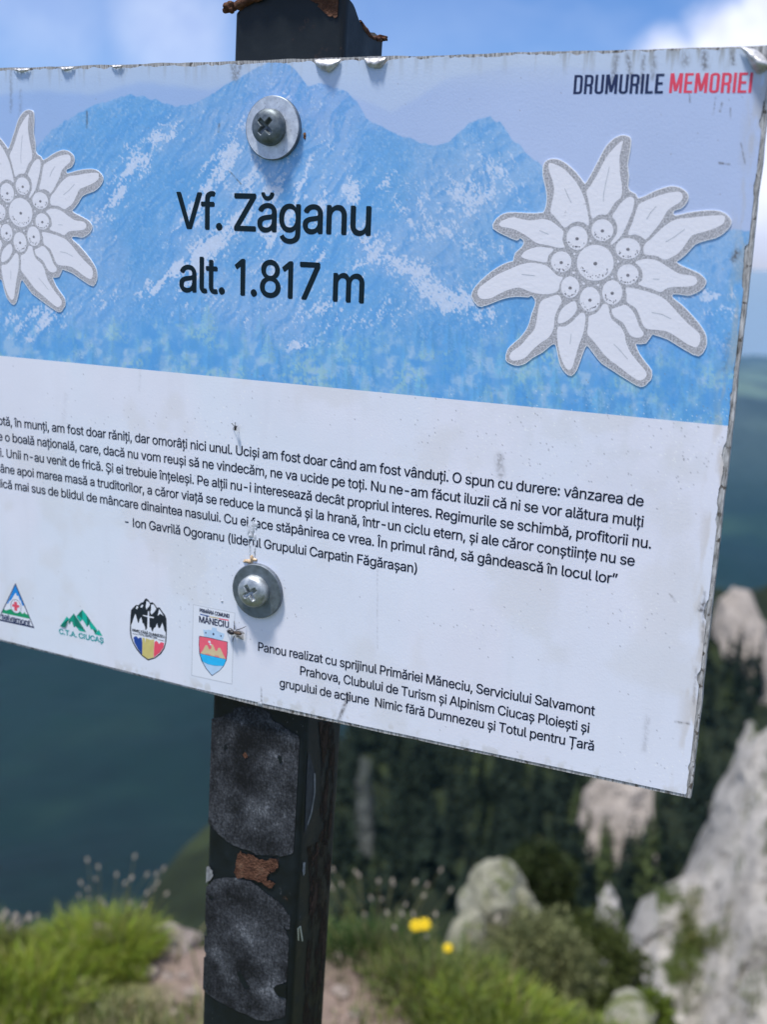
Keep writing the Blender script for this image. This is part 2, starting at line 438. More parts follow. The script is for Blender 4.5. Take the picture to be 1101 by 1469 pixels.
# pale rock pinnacles among the trees
def crag(name, outline, dist, depth, material, seed, label, cat='rock', group=None, foot=45):
    """a crag from its side view: real width, height and thickness"""
    o = np.asarray(outline, float)
    top_x = o[:, 0]; top_y = o[:, 1]
    n, kn = 60, 40
    xs = np.linspace(top_x[0], top_x[-1], n); bot = max(top_y) + foot
    px_m = dist / FPX
    rows = []
    for k in range(kn):
        f = k / (kn - 1)                       # 0 front foot, 0.5 crest, 1 back foot
        yt = np.interp(xs, top_x, top_y) + 0.0
        h = 1 - abs(2 * f - 1) ** 1.6
        y = bot + (yt - bot) * h
        p = at(xs, y, np.full(n, dist)) + FWD[None] * ((f - 0.55) * depth)
        rows.append(p)
    V = np.array(rows).reshape(-1, 3)
    amp = 5 * px_m
    V = np.array([v + np.array([n3(v + seed, 0.06 / px_m), n3(v + seed + 31, 0.06 / px_m), n3(v + seed + 67, 0.05 / px_m)]) * amp for v in V])
    mb = MB(); mb.add(V, grid_faces(kn, n))
    return tag(mb.build(name, material, smooth=False), label, cat, group)
crag('rock_pinnacle', [(832, 1180), (842, 1128), (862, 1110), (900, 1095), (935, 1100), (942, 1150), (930, 1195), (885, 1205)][:7], 150, 12, M_PINN, 3.0,
     'broad pale rock face showing among dark trees just below the sign edge', foot=25)
crag('rock_pinnacle', [(1026, 915), (1033, 858), (1052, 840), (1074, 845), (1090, 880), (1104, 915), (1130, 945)], 235, 30, M_PINN, 13.0,
     'pale tan crag on the wooded crest right of the sign edge')
crag('rock_pinnacle', [(852, 1330), (862, 1285), (873, 1264), (884, 1285), (893, 1330)], 62, 4, M_CLIFF, 23.0,
     'small grey rock spire standing among dark trees left of the big outcrop')
crag('rock_pinnacle', [(512, 1150), (516, 1100), (522, 1078), (530, 1080), (534, 1130), (537, 1160)], 150, 8, M_DIMROCK, 43.0,
     'faint narrow grey rock strip in the dark forest right of the post')
crag('rock_pinnacle', [(1040, 1150), (1056, 1100), (1068, 1052), (1075, 1030), (1084, 1048), (1092, 1110), (1110, 1160)], 24, 3, M_CLIFF, 53.0,
     'slender grey rock needle rising behind the big outcrop at the frame edge')

# ------------------------------------------------------------------ summit ledge
def gnd(px, py):
    d = ray(px, py); t = -CAM[2] / d[..., 2]; return st(CAM + d * t[..., None])
ep = np.array([(-900, 1330), (-300, 1330), (60, 1325), (180, 1330), (300, 1335), (480, 1345), (600, 1350), (690, 1385), (790, 1425), (880, 1480), (1000, 1560), (1300, 1700)], float)
es, et = gnd(ep[:, 0], ep[:, 1]); o_ = np.argsort(es); es = es[o_]; et = et[o_]
def edge_t(s): return np.interp(s, es, et) + (vnoise(s * 5, s * 0 + 3, 8) - 0.5) * 0.12
def ledge_z(s, t):
    e = edge_t(s); over = np.clip(t - e, 0, None)
    z = (fbm(s * 1.7, t * 1.7, 4, 3) - 0.5) * 0.10 + (fbm(s * 9, t * 9, 3, 9) - 0.5) * 0.02
    return z - np.where(over > 0, 0.25 * over + 0.75 * over ** 1.25, 0) - 0.02 * sstep(t, e - 0.3, e)
pc = np.array([(560, 1600), (420, 1469), (330, 1400), (265, 1345)], float); pcs, pct = gnd(pc[:, 0], pc[:, 1])
pc2 = np.array([(620, 1600), (530, 1469), (505, 1400)], float); pc2s, pc2t = gnd(pc2[:, 0], pc2[:, 1])
def path_mask(s, t):
    """1 on the bare trampled soil"""
    d = np.full(np.shape(s), 9.0)
    for P, w in ((np.stack([pcs, pct], -1), 0.20), (np.stack([pc2s, pc2t], -1), 0.10)):
        for a, b in zip(P[:-1], P[1:]):
            ab = b - a; q = np.stack([s, t], -1) - a
            f = np.clip((q @ ab) / (ab @ ab), 0, 1); dist = np.linalg.norm(q - f[..., None] * ab, axis=-1)
            d = np.minimum(d, dist / w)
    d = d + (fbm(np.asarray(s) * 7, np.asarray(t) * 7, 3, 77) - 0.5) * 0.9
    return 1 - sstep(d, 0.75, 1.15)
sx = np.linspace(-9, 9, 340); tx = np.concatenate([np.linspace(-8, 1.2, 60), np.linspace(1.25, 5.0, 170), np.linspace(5.2, 46, 60)])
SS, TT = np.meshgrid(sx, tx)
SS2 = SS * np.clip(1 + (TT - 6) * 0.12, 1, 5)
ZZ = ledge_z(SS2, TT)
XX = CAM[0] + SS2 * RGT[0] + TT * FWD[0]; YY = CAM[1] + SS2 * RGT[1] + TT * FWD[1]
pm = path_mask(SS2, TT)
nn = fbm(SS2 * 6, TT * 6, 5, 15)
soil = np.array([0.185, 0.14, 0.115]) * (0.7 + 0.6 * nn[..., None])
turf = np.array([0.09, 0.10, 0.03]) * (0.7 + 0.6 * nn[..., None])
cg = turf + (soil - turf) * pm[..., None]
mb = MB(); mb.add(np.stack([XX, YY, ZZ], -1).reshape(-1, 3), grid_faces(len(tx), len(sx)))
tag(mb.build('ground', M_GROUND, smooth=True, colors=cg.reshape(-1, 3)), kind='structure')
def P3(s, t, dz=0.0):
    s = np.asarray(s, float); t = np.asarray(t, float)
    return np.stack([CAM[0] + s * RGT[0] + t * FWD[0], CAM[1] + s * RGT[1] + t * FWD[1], ledge_z(s, t) + dz], -1)

# grass blades ---------------------------------------------------------------
def blades(base, h, w, lean, azim, col, tipcol=None):
    """arrays -> verts, faces, colours of thin bent blades (5 verts each)"""
    n = len(base); d = np.stack([np.cos(azim), np.sin(azim), np.zeros(n)], -1)
    tw = azim + rng.uniform(0.8, 2.3, n); s = np.stack([np.cos(tw), np.sin(tw), np.zeros(n)], -1)
    up = np.array([0, 0, 1.0])
    b0 = base - s * w[:, None] * 0.5; b1 = base + s * w[:, None] * 0.5
    mid = base + up * (h * 0.6)[:, None] + d * (h * lean * 0.35)[:, None]
    m0 = mid - s * w[:, None] * 0.38; m1 = mid + s * w[:, None] * 0.38
    tip = base + up * (h * (1 - 0.25 * lean))[:, None] + d * (h * lean)[:, None]
    V = np.stack([b0, b1, m1, m0, tip], 1).reshape(-1, 3)
    F = []
    for i in range(n):
        k = i * 5; F.append((k, k + 1, k + 2, k + 3)); F.append((k + 3, k + 2, k + 4))
    tc_ = col if tipcol is None else tipcol
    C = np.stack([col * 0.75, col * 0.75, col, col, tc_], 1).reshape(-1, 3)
    return V, F, C
def grass_cols(n, kind):
    base = {'lush': np.array([0.225, 0.29, 0.036]), 'mid': np.array([0.16, 0.20, 0.052]), 'dry': np.array([0.34, 0.32, 0.17]), 'dark': np.array([0.045, 0.085, 0.022])}[kind]
    straw = np.array([0.30, 0.27, 0.13]); k = (rng.uniform(size=(n, 1)) < 0.10) * rng.uniform(0.4, 1, (n, 1)); base = base * (1 - k) + straw * k
    return base * rng.uniform(0.6, 1.4, (n, 1)) * (1 + rng.uniform(-0.12, 0.12, (n, 3)))
class GB:
    def __init__(s): s.V = []; s.F = []; s.C = []; s.n = 0
    def add(s, V, F, C):
        s.V.append(V); s.F += [tuple(i + s.n for i in f) for f in F]; s.C.append(C); s.n += len(V)
    def build(s, name, m, parent=None):
        mb = MB(); mb.v = [np.concatenate(s.V)]; mb.f = s.F; mb.m = [0] * len(s.F)
        return mb.build(name, m, parent, colors=np.concatenate(s.C))
gb = GB()
def scatter(n, pxr, pyr, kind, hr, keep=0.12, w=0.0032, lean=(0.1, 0.7)):
    px = rng.uniform(*pxr, n); py = rng.uniform(*pyr, n)
    s, t = gnd(px, py)
    ok = (rng.uniform(size=n) > path_mask(s, t) * (1 - keep)) & (t < edge_t(s) + 0.5)
    s, t = s[ok], t[ok]; n = len(s)
    cl = fbm(s * 8, t * 8, 3, 55)
    h = rng.uniform(*hr, n) * (0.55 + 0.9 * cl)
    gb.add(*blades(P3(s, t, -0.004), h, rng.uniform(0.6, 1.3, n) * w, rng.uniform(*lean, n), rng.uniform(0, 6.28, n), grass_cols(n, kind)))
scatter(4200, (-250, 110), (1330, 1640), 'lush', (0.03, 0.075))
scatter(2600, (100, 215), (1335, 1400), 'lush', (0.03, 0.065))
scatter(1500, (-250, 180), (1370, 1640), 'mid', (0.03, 0.06))
scatter(3600, (90, 300), (1425, 1660), 'dry', (0.02, 0.055), 0.5)
scatter(1600, (60, 290), (1430, 1660), 'mid', (0.025, 0.06), 0.35)
scatter(6000, (500, 900), (1365, 1640), 'mid', (0.03, 0.075))
scatter(1500, (520, 900), (1390, 1640), 'dry', (0.025, 0.06), 0.3)
scatter(3400, (540, 900), (1400, 1640), 'lush', (0.03, 0.07))
scatter(2200, (480, 860), (1345, 1640), 'dark', (0.03, 0.085))
scatter(1200, (430, 600), (1370, 1640), 'dry', (0.02, 0.05), 0.3)
# grass over the brink, to the right and left
n = 6000; s = rng.uniform(-2.5, 2.6, n); t = edge_t(s) + rng.uniform(-0.1, 1.5, n) ** 1.0
gb.add(*blades(P3(s, t, -0.004), rng.uniform(0.03, 0.09, n), rng.uniform(0.003, 0.006, n), rng.uniform(0.1, 0.7, n), rng.uniform(0, 6.28, n), grass_cols(n, 'mid')))
# off to the sides and behind the viewer, sparse
n = 5000; s = rng.uniform(-5, 5, n); t = rng.uniform(-3, 2.2, n); ok = np.hypot(s + 0.1, t) > 0.7; s, t = s[ok], t[ok]; n = len(s)
gb.add(*blades(P3(s, t, -0.004), rng.uniform(0.04, 0.1, n), rng.uniform(0.003, 0.006, n), rng.uniform(0.1, 0.7, n), rng.uniform(0, 6.28, n), grass_cols(n, 'mid')))
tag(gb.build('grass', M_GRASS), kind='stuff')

# tussocks with seed heads ----------------------------------------------------
M_SEED = mat('seed_head', (0.36, 0.31, 0.25), 0.9, vscale=60, var=0.3)
M_STALK = mat('grass_stalk', (0.16, 0.15, 0.06), 0.8, vscale=20, var=0.3)
def tussock(px, py, rad, n, h, kind, seeds, sh, label):
    s0, t0 = gnd(np.array([px]), np.array([py])); s0, t0 = s0[0], t0[0]
    p0 = P3(s0, t0); root = empty('grass_tussock', p0)
    tag(root, label, 'grass tuft')
    r = rad * np.sqrt(rng.uniform(size=n)); a = rng.uniform(0, 6.28, n)
    b = P3(s0 + r * np.cos(a), t0 + r * np.sin(a) * 0.7, -0.005)
    az_ = np.arctan2((b - p0)[:, 1], (b - p0)[:, 0]) + rng.uniform(-0.8, 0.8, n)
    gg = GB(); gg.add(*blades(b - p0, rng.uniform(0.6, 1.1, n) * h, rng.uniform(0.002, 0.004, n), 0.15 + 0.7 * r / rad * rng.uniform(0.5, 1.2, n), az_, grass_cols(n, kind)))
    gg.build('blades', M_GRASS, root)
    ms = MB()
    for i in range(seeds):
        a = rng.uniform(0, 6.28); rr = rad * rng.uniform(0, 0.7)
        b = P3(s0 + rr * math.cos(a), t0 + rr * math.sin(a) * 0.6) - p0
        hh = sh * rng.uniform(0.7, 1.1); ln = rng.uniform(0.1, 0.5)
        d = RGT * math.cos(a) + FWD * math.sin(a) * 0.5
        tip = b + np.array([0, 0, hh]) + d * hh * ln
        m_ = b + np.array([0, 0, hh * 0.6]) + d * hh * ln * 0.4
        tube(ms, [b, m_, tip], [0.0011, 0.0009, 0.0007], 4)
        mh = MB(); tube(mh, [tip - d * 0.001, tip + np.array([0, 0, 0.003]) + d * 0.002, tip + np.array([0, 0, 0.007]) + d * 0.004, tip + np.array([0, 0, 0.011]) + d * 0.006], [0.0012, 0.0032, 0.0030, 0.001], 6); mh.build('seed_head', M_SEED, root)
    if seeds:
        ms.build('stalks', M_STALK, root)
tussock(150, 1352, 0.13, 1300, 0.085, 'lush', 24, 0.19, 'bright green grass tuft with many thin seed stalks left of the post')
tussock(8, 1348, 0.07, 320, 0.06, 'mid', 34, 0.085, 'grass tuft with pale brown seed heads at the left frame edge')
tussock(70, 1350, 0.09, 500, 0.055, 'mid', 0, 0.1, 'small plain green tuft between the two seeding tufts at the left')
tussock(40, 1420, 0.15, 1000, 0.08, 'lush', 0, 0.2, 'low bright green grass cushion in front of the seeding tuft')
tussock(545, 1368, 0.12, 700, 0.075, 'dark', 18, 0.20, 'dark green tuft with tall seed stalks right of the post')
tussock(620, 1420, 0.13, 800, 0.085, 'mid', 8, 0.18, 'leafy green grass tuft below the small yellow flower')
tussock(720, 1460, 0.14, 900, 0.08, 'lush', 0, 0.2, 'light green grass tuft in front of the mossy boulder')

# yellow wildflowers --------------------------------------------------------
M_PETAL = mat('yellow_petal', (0.82, 0.58, 0.01), 0.6, vscale=80, var=0.1)
M_PSTEM = mat('flower_stem', (0.06, 0.10, 0.02), 0.7)
def wildflower(px, py, dist, rad, label, extra=0):
    top = at(px, py, dist); s0, t0 = st(top); base = P3(s0, t0)
    root = empty('yellow_wildflower', base); tag(root, label, 'flower')
    mb = MB(); mid = (top - base) * 0.6 + np.array([0.012, 0, 0]); tube(mb, [[0, 0, 0], mid, top - base], [0.0016, 0.0013, 0.0012], 6); mb.build('stem', M_PSTEM, root)
    mb = MB(); heads = [np.zeros(3)] + [RGT * rad * 1.25 + np.array([0, 0, rad * 0.25])] * extra
    for hd in heads:
        c = top - base + hd
        for k in range(9):
            a = k / 9 * 6.283; d = np.cos(a) * RGT + np.sin(a) * (np.array([0, 0, 0.95]) + FWD * 0.3); s = np.cross(d, -FWD); s /= np.linalg.norm(s)
            mb.add([c, c + d * rad * 0.6 + s * rad * 0.3, c + d * rad * 1.05, c + d * rad * 0.6 - s * rad * 0.3, c + d * rad * 0.55 - FWD * rad * 0.25], [(0, 3, 4), (0, 4, 1), (1, 4, 2), (4, 3, 2)])
    mb.build('flower_head', M_PETAL, root)
wildflower(597, 1328, 2.45, 0.0155, 'larger double yellow flower above the grass right of the post', 1)
wildflower(643, 1360, 2.4, 0.0115, 'small single yellow flower lower right of the larger yellow bloom')

# stones on the path --------------------------------------------------------
def stone(p, r, seed, flat=0.55):
    bm = bmesh.new(); bmesh.ops.create_icosphere(bm, subdivisions=3, radius=1)
    for v in bm.verts:
        q = Vector(v.co) + Vector((seed * 3.1, seed * 1.7, 0)); k = 1 + 0.35 * mnoise.noise(q * 1.1) + 0.12 * mnoise.noise(q * 3.5)
        v.co = v.co * k; v.co.z *= flat
    V = np.array([v.co[:] for v in bm.verts]) * r; F = [[l.index for l in f.verts] for f in bm.faces]; bm.free()
    mb = MB(); mb.add(V, F)
    o = mb.build('stone', M_STONE, smooth=False); o.location = Vector(p) + Vector((0, 0, r * flat * 0.35)); o.rotation_euler = (0, 0, seed); return o
stones = [(215, 1383, .022, 'white stone chip on the path left of the post, leftmost of three in a row'), (190, 1381, .016, 'tiny white stone at the grass edge left of the path stones'),
          (240, 1386, .014, 'small pale stone right of the white chip on the path'), (262, 1385, .013, 'small stone on the brown soil nearest the post left side'),
          (120, 1398, .022, 'flat tan stone lying in the grass at the left'), (135, 1338, .05, 'broad tan rock slab showing through the grass tuft'),
          (250, 1332, .062, 'rounded brown rock at the path brink left of the post'), (486, 1370, .014, 'white pebble beside the right side of the post'),
          (490, 1418, .02, 'pinkish stone on bare soil right of the post'), (275, 1412, .018, 'pinkish stone low on the path beside the post'),
          (250, 1440, .016, 'grey stone in dry grass at the bottom of the path'), (510, 1450, .015, 'grey pebble at the lower edge right of the post')]
for i, (px, py, r, lb) in enumerate(stones):
    s0, t0 = gnd(np.array([px]), np.array([py])); tag(stone(P3(s0, t0)[0], r, i + 1.3, 0.5), lb, 'stone', 'stones on the summit path')

# boulders right of the post -----------------------------------------------
def boulder(px, py, dist, w, h, seed, label, m=M_BOULDER, amp=0.28):
    bm = bmesh.new(); bmesh.ops.create_icosphere(bm, subdivisions=5, radius=1)
    for v in bm.verts:
        q = Vector(v.co) + Vector((seed, seed * 2, seed * 3))
        k = 1 + amp * mnoise.noise(q * 1.2) + 0.12 * mnoise.noise(q * 3.2) + 0.05 * mnoise.noise(q * 9)
        v.co = Vector((v.co.x * w, v.co.y * w * 0.9, v.co.z * h)) * k
    V = np.array([v.co[:] for v in bm.verts]); F = [[l.index for l in f.verts] for f in bm.faces]; bm.free()
    mb = MB(); mb.add(V, F); o = mb.build('boulder', m, smooth=False); o.location = Vector(at(px, py, dist)); o.rotation_euler = (0, 0, seed)
    return tag(o, label, 'rock')
boulder(716, 1335, 4.3, 0.17, 0.27, 2.0, 'mossy pale boulder with a rounded top beyond the yellow flowers')
boulder(672, 1362, 4.1, 0.085, 0.16, 5.0, 'low white boulder leaning against the mossy boulder on its left')
boulder(905, 1465, 6.5, 0.17, 0.13, 8.0, 'small whitish boulder at the foot of the big outcrop', M_BOULDER, 0.55)

# leafy shrubs --------------------------------------------------------------
def shrub(px, py, dist, w, h, n, col, label, leaf=0.03):
    c = at(px, py, dist); root = empty('shrub', c - np.array([0, 0, h])); tag(root, label, 'shrub')
    V = []; F = []; C = []
    mbs = MB()
    for k in range(9):
        a = rng.uniform(0, 6.28); tube(mbs, [[0, 0, -0.1], [math.cos(a) * w * 0.3, math.sin(a) * w * 0.3, h * 0.8], [math.cos(a) * w * 0.6, math.sin(a) * w * 0.6, h * 1.5]], [0.012, 0.008, 0.003], 5)
    mbs.build('stems', M_BARK, root)
    u = rng.normal(size=(n, 3)); u /= np.linalg.norm(u, axis=1)[:, None]; rr = rng.uniform(0.35, 1.05, n) ** 0.6
    lump = np.array([1 + 0.35 * mnoise.noise(Vector(x) * 2.3 + Vector((px, 0, 0))) for x in u])
    P = u * (rr * lump)[:, None] * np.array([w, w, h]) + np.array([0, 0, h])
    for i in range(n):
        d = u[i] + rng.normal(size=3) * 0.7; d /= np.linalg.norm(d); s = np.cross(d, rng.normal(size=3)); s /= np.linalg.norm(s); L = leaf * rng.uniform(0.6, 1.4)
        k = 4 * i; V += [P[i] - d * L, P[i] + s * L * 0.4, P[i] + d * L, P[i] - s * L * 0.4]; F.append((k, k + 1, k + 2, k + 3))
        cc = np.array(col) * rng.uniform(0.6, 1.4); C += [cc] * 4
    mb = MB(); mb.v = [np.array(V)]; mb.f = F; mb.m = [0] * len(F); mb.build('foliage', M_GRASS, root, colors=np.array(C))
shrub(772, 1392, 4.0, 0.20, 0.21, 9000, (0.18, 0.195, 0.085), 'low green shrub hiding the right half of the mossy boulder', 0.011)
shrub(770, 1275, 9.0, 0.35, 0.34, 5200, (0.036, 0.052, 0.016), 'dark green bush rising behind the mossy boulder', 0.03)
shrub(850, 1390, 8.5, 0.42, 0.4, 6000, (0.065, 0.085, 0.022), 'mid green bush between the mossy boulder and the outcrop', 0.03)
shrub(930, 1455, 7.0, 0.16, 0.15, 900, (0.10, 0.14, 0.02), 'small bright bush at the bottom in front of the big outcrop', 0.03)

# big limestone outcrop at the right ----------------------------------------
ox = np.array([868, 882, 905, 925, 945, 990, 1012, 1030, 1050, 1062, 1080, 1101, 1180, 1300, 1500, 1800])
oy = np.array([1560, 1475, 1400, 1340, 1288, 1272, 1262, 1232, 1195, 1150, 1085, 1060, 1010, 960, 930, 1000])
nx_, nk_ = 190, 130
xs = np.concatenate([np.linspace(868, 1110, 130), np.linspace(1116, 1800, 60)])
rows = []
for k in range(nk_):
    f = k / (nk_ - 1)
    yt = np.interp(xs, ox, oy)
    if f <= 0.8:
        q = f / 0.8; y = 2000 + (yt - 2000) * q; d = 8.2 + 3.4 * q ** 1.4 - 1.2 * np.clip((xs - 1000) / 500, 0, 1)
        rows.append(at(xs, y, d))
    else:
        q = (f - 0.8) / 0.2; y = yt; d = np.full(len(xs), 11.6) - 1.2 * np.clip((xs - 1000) / 500, 0, 1)
        p = at(xs, y, d) + FWD * (2.5 * q); p[:, 2] -= 4.5 * q ** 1.7; rows.append(p)
V = np.array(rows); sh = V.shape; V = V.reshape(-1, 3)
def cliff_disp(v):
    q = Vector(v)
    a = mnoise.ridged_multi_fractal(q * 0.55, 1.0, 2.1, 5, 1.0, 2.0) - 1.0
    b = mnoise.fractal(Vector((q.x * 1.7, q.y * 1.7, q.z * 0.9)), 0.9, 2.0, 6)
    c = mnoise.fractal(q * 6, 0.8, 2.0, 4)
    return np.array(v) + np.array([0.07 * b, -0.26 * a - 0.11 * b, 0.08 * b]) + 0.025 * c - np.array([0, 1, 0]) * 0.05 * (mnoise.ridged_multi_fractal(Vector((q.x * 2.2, q.y * 2.2, q.z * 1.1)), 0.9, 2.0, 4, 1.0, 2.0) - 1.0)
V = np.array([cliff_disp(v) for v in V])
mb = MB(); mb.add(V, grid_faces(sh[0], sh[1]))
tag(mb.build('rock_outcrop', M_CLIFF, smooth=False), 'large grey limestone outcrop with green tufts filling the lower right corner', 'rock')
VV = V.reshape(sh)
gb2 = GB()
cand = []
for (px, py, rx, ry, n_) in ((985, 1320, 14, 34, 420), (1012, 1352, 34, 16, 520), (990, 1410, 22, 40, 420), (1000, 1290, 6, 14, 90), (960, 1450, 14, 20, 120), (1085, 1440, 20, 20, 120)):
    P_ = []
    flat = VV[:int(nk_ * 0.8)].reshape(-1, 3)
    A = np.stack([M[:, 0], M[:, 2], -M[:, 1]], 0); c = (flat - CAM) @ A
    X2 = 550.5 + FPX * c[:, 0] / c[:, 2]; Y2 = 734.5 + FPX * c[:, 1] / c[:, 2]
    for i in range(n_):
        tx_, ty_ = px + rng.normal() * rx * 0.55, py + rng.normal() * ry * 0.55
        P_.append(flat[np.argmin((X2 - tx_) ** 2 + (Y2 - ty_) ** 2)] + rng.normal(size=3) * 0.03)
    P_ = np.array(P_); n = len(P_)
    gb2.add(*blades(P_, rng.uniform(0.03, 0.08, n), rng.uniform(0.008, 0.016, n), rng.uniform(0.3, 1.0, n), rng.uniform(0, 6.28, n), grass_cols(n, 'mid') * 0.8))
tag(gb2.build('grass', M_GRASS), kind='stuff')

# ================================================================== THE SIGN
sign = empty('signpost', (-0.066, 0.03, 0.0))
tag(sign, 'weathered white and blue summit panel bolted to a black square steel post', 'sign')
INV = Matrix.Translation((0.066, -0.03, 0.0))
def part(mb, name, mats, parent=sign, smooth=False, colors=None):
    o = mb.build(name, mats, parent, smooth, colors)
    if parent is sign: o.matrix_parent_inverse = INV
    return o

# --- materials
def film_build(g, b, pos, out):
    col = g.n('ShaderNodeAttribute', attribute_name='Col').outputs['Color']
    big_ = g.noise(pos, 14, 5); fine_ = g.noise(pos, 900, 3); sp = g.noise(pos, 1400, 2, 0.5)
    spm = g.math('MULTIPLY', g.smooth(sp, 0.70, 0.76), g.smooth(g.noise(pos, 30, 4), 0.45, 0.65))
    c = g.mix(1.0, col, g.ramp(big_, [(0.3, 0.96), (0.7, 1.03)]), 'MULTIPLY')
    c = g.mix(g.math('MULTIPLY', spm, 0.22), c, (0.30, 0.30, 0.32))
    g.nt.links.new(c, b.inputs['Base Color'])
    g.nt.links.new(g.ramp(big_, [(0.3, 0.38), (0.7, 0.52)]), b.inputs['Roughness'])
    hgt = g.math('ADD', g.math('MULTIPLY', fine_, 0.25), g.math('MULTIPLY', g.noise(pos, 9, 3), 2.0))
    g.nt.links.new(g.n('ShaderNodeBump', {'Strength': 0.35, 'Distance': 0.0006, 'Height': hgt}).outputs[0], b.inputs['Normal'])
M_FILM = mat('printed_film', spec=0.35, build=film_build)
def edge_build(g, b, pos, out):
    st_ = g.n('ShaderNodeMapping', {0: pos, 3: (900, 900, 110)}).outputs[0]
    a = g.noise(st_, 1.0, 5, 0.7); w = g.noise(pos, 260, 4)
    c = g.ramp(a, [(0.32, (0.05, 0.045, 0.04)), (0.46, (0.30, 0.29, 0.28)), (0.62, (0.62, 0.61, 0.60))])
    c = g.mix(g.smooth(w, 0.56, 0.64), c, (0.10, 0.085, 0.07))
    g.nt.links.new(c, b.inputs['Base Color'])
    g.nt.links.new(g.n('ShaderNodeBump', {'Strength': 0.6, 'Distance': 0.0008, 'Height': a}).outputs[0], b.inputs['Normal'])
M_EDGE = mat('weathered_panel_edge', rough=0.55, spec=0.4, build=edge_build)
M_INK = mat('dark_print_ink', ink(14, 22, 44), 0.6, spec=0.15, var=0.08, vscale=300)
M_INK2 = mat('title_print_ink', ink(12, 30, 42), 0.6, spec=0.15, var=0.08, vscale=300)
M_NAVY = mat('navy_print_ink', ink(34, 46, 84), 0.6, spec=0.2, var=0.15, vscale=300)
M_RED = mat('red_print_ink', ink(206, 66, 92), 0.45, var=0.12, vscale=300)
M_PAPER = mat('sticker_white', ink(208, 214, 233), 0.45, var=0.02)
M_PLINE = mat('sticker_outline', ink(172, 178, 194), 0.5)
def inkm(n, *c): return mat(n, ink(*c), 0.45, var=0.06, vscale=300)

# --- panel body (aluminium composite, frayed edge) and film
U0, U1, V0, V1 = -0.2875, 0.1662, -0.1550, 0.1785
def jag(a, b, n, amp, seed, axis):
    t = np.linspace(0, 1, n)[:-1]; p = np.asarray(a)[None] * (1 - t)[:, None] + np.asarray(b)[None] * t[:, None]
    p[:, axis] += (fbm(t * n / 5, t * 0 + seed, 4, seed) - 0.5) * 2 * amp; return p
out_ = np.concatenate([jag((U0, V0), (U1, V0 + 0.0012), 160, 0.0005, 1, 1), jag((U1, V0 + 0.0012), (U1 + 0.0002, V1 - 0.001), 140, 0.0004, 2, 0),
                       jag((U1 + 0.0002, V1 - 0.001), (-0.06, V1 + 0.0018), 80, 0.0003, 3, 1), jag((-0.06, V1 + 0.0018), (U0, V1 - 0.0035), 80, 0.0003, 4, 1), jag((U0, V1 - 0.0035), (U0, V0), 100, 0.0004, 5, 0)])
mb = MB(); solid_uv(mb, out_, 0.0, 0.004)
panel = part(mb, 'sign_panel', M_EDGE)

def cells(uu, vv, off, name, cfun, edge=None):
    U, V = np.meshgrid(uu, vv)
    if edge is not None: U, V = edge(U, V)
    px, py = to_px(U, V)
    C = cfun(px, py, U, V)
    C = np.clip(lin(np.clip(C, 0, 255)) / WHITE_REF * PAPER, 0.004, 0.9)
    y = -off - 0.0 * U
    P = np.stack([U, y, SIGN_Z - V], -1).reshape(-1, 3)
    nr, nc = U.shape
    idx = np.arange(nr * nc).reshape(nr, nc)
    f = np.stack([idx[:-1, :-1], idx[1:, :-1], idx[1:, 1:], idx[:-1, 1:]], -1).reshape(-1, 4)
    me = bpy.data.meshes.new(name)
    me.vertices.add(len(P)); me.vertices.foreach_set('co', P.ravel())
    me.loops.add(f.size); me.loops.foreach_set('vertex_index', f.ravel().astype(np.int32))
    me.polygons.add(len(f)); me.polygons.foreach_set('loop_start', np.arange(0, f.size, 4, dtype=np.int32)); me.polygons.foreach_set('loop_total', np.full(len(f), 4, np.int32))
    me.update(calc_edges=True); me.materials.append(M_FILM)
    a = me.color_attributes.new('Col', 'FLOAT_COLOR', 'POINT')
    cc = np.ones((len(P), 4)); cc[:, :3] = C.reshape(-1, 3); a.data.foreach_set('color', cc.ravel())
    o = bpy.data.objects.new(name, me); COL.objects.link(o); o.parent = panel
    return o
FU0, FU1, FV0, FV1 = U0 + 0.0012, 0.1645, V0 + 0.0016, V1 - 0.0018
def frayed(U, V):
    """ragged film edge along top and right"""
    e = np.clip((V - FV0) / 0.004, 0, 1); V2 = V + (1 - e) * (fbm(U * 260, U * 0 + 5, 5, 61) - 0.35) * 0.0022
    # chips torn out of the top edge
    for pu, w, dpt in TORN: V2 = V2 + (1 - np.clip((V - FV0) / (dpt * 1.6), 0, 1)) * dpt * np.exp(-((U - pu) / w) ** 4)
    e2 = np.clip((FU1 - U) / 0.004, 0, 1); U2 = U - (1 - e2) * np.clip(fbm(V * 70, V * 0 + 2, 5, 62) - 0.60, 0, 1) * 0.010
    return U2, V2
tp = pl(np.array([469., 540, 1082]), np.array([86., 84, 78]))
TORN = [(tp[0][0], 0.0062, 0.0035), (tp[1][0], 0.0052, 0.003), (tp[2][0] + 0.004, 0.006, 0.006)]

# --- the printed mountain picture, painted per point of a fine mesh
RX = np.array([-400, -100, 0, 54, 76, 102, 147, 178, 203, 229, 254, 275, 300, 325, 351, 366, 381, 407, 422, 442, 468, 498, 514, 526, 560, 577, 597, 622, 648, 663, 688, 704, 719, 734, 755, 780, 830, 880, 960, 1031, 1060, 1150])
RY = np.array([330, 290, 243, 209, 184, 168, 147, 138, 137, 145, 151, 147, 137, 122, 109, 99, 92, 88, 96, 122, 119, 130, 147, 168, 188, 196, 203, 211, 203, 188, 171, 167, 174, 196, 219, 240, 268, 296, 326, 338, 330, 338])
HX = np.array([-400, 0, 60, 130, 200, 300, 360, 480, 560, 600, 640, 720, 800, 900, 1150]); HY = np.array([150, 135, 128, 135, 116, 128, 112, 130, 158, 140, 112, 96, 92, 104, 118])
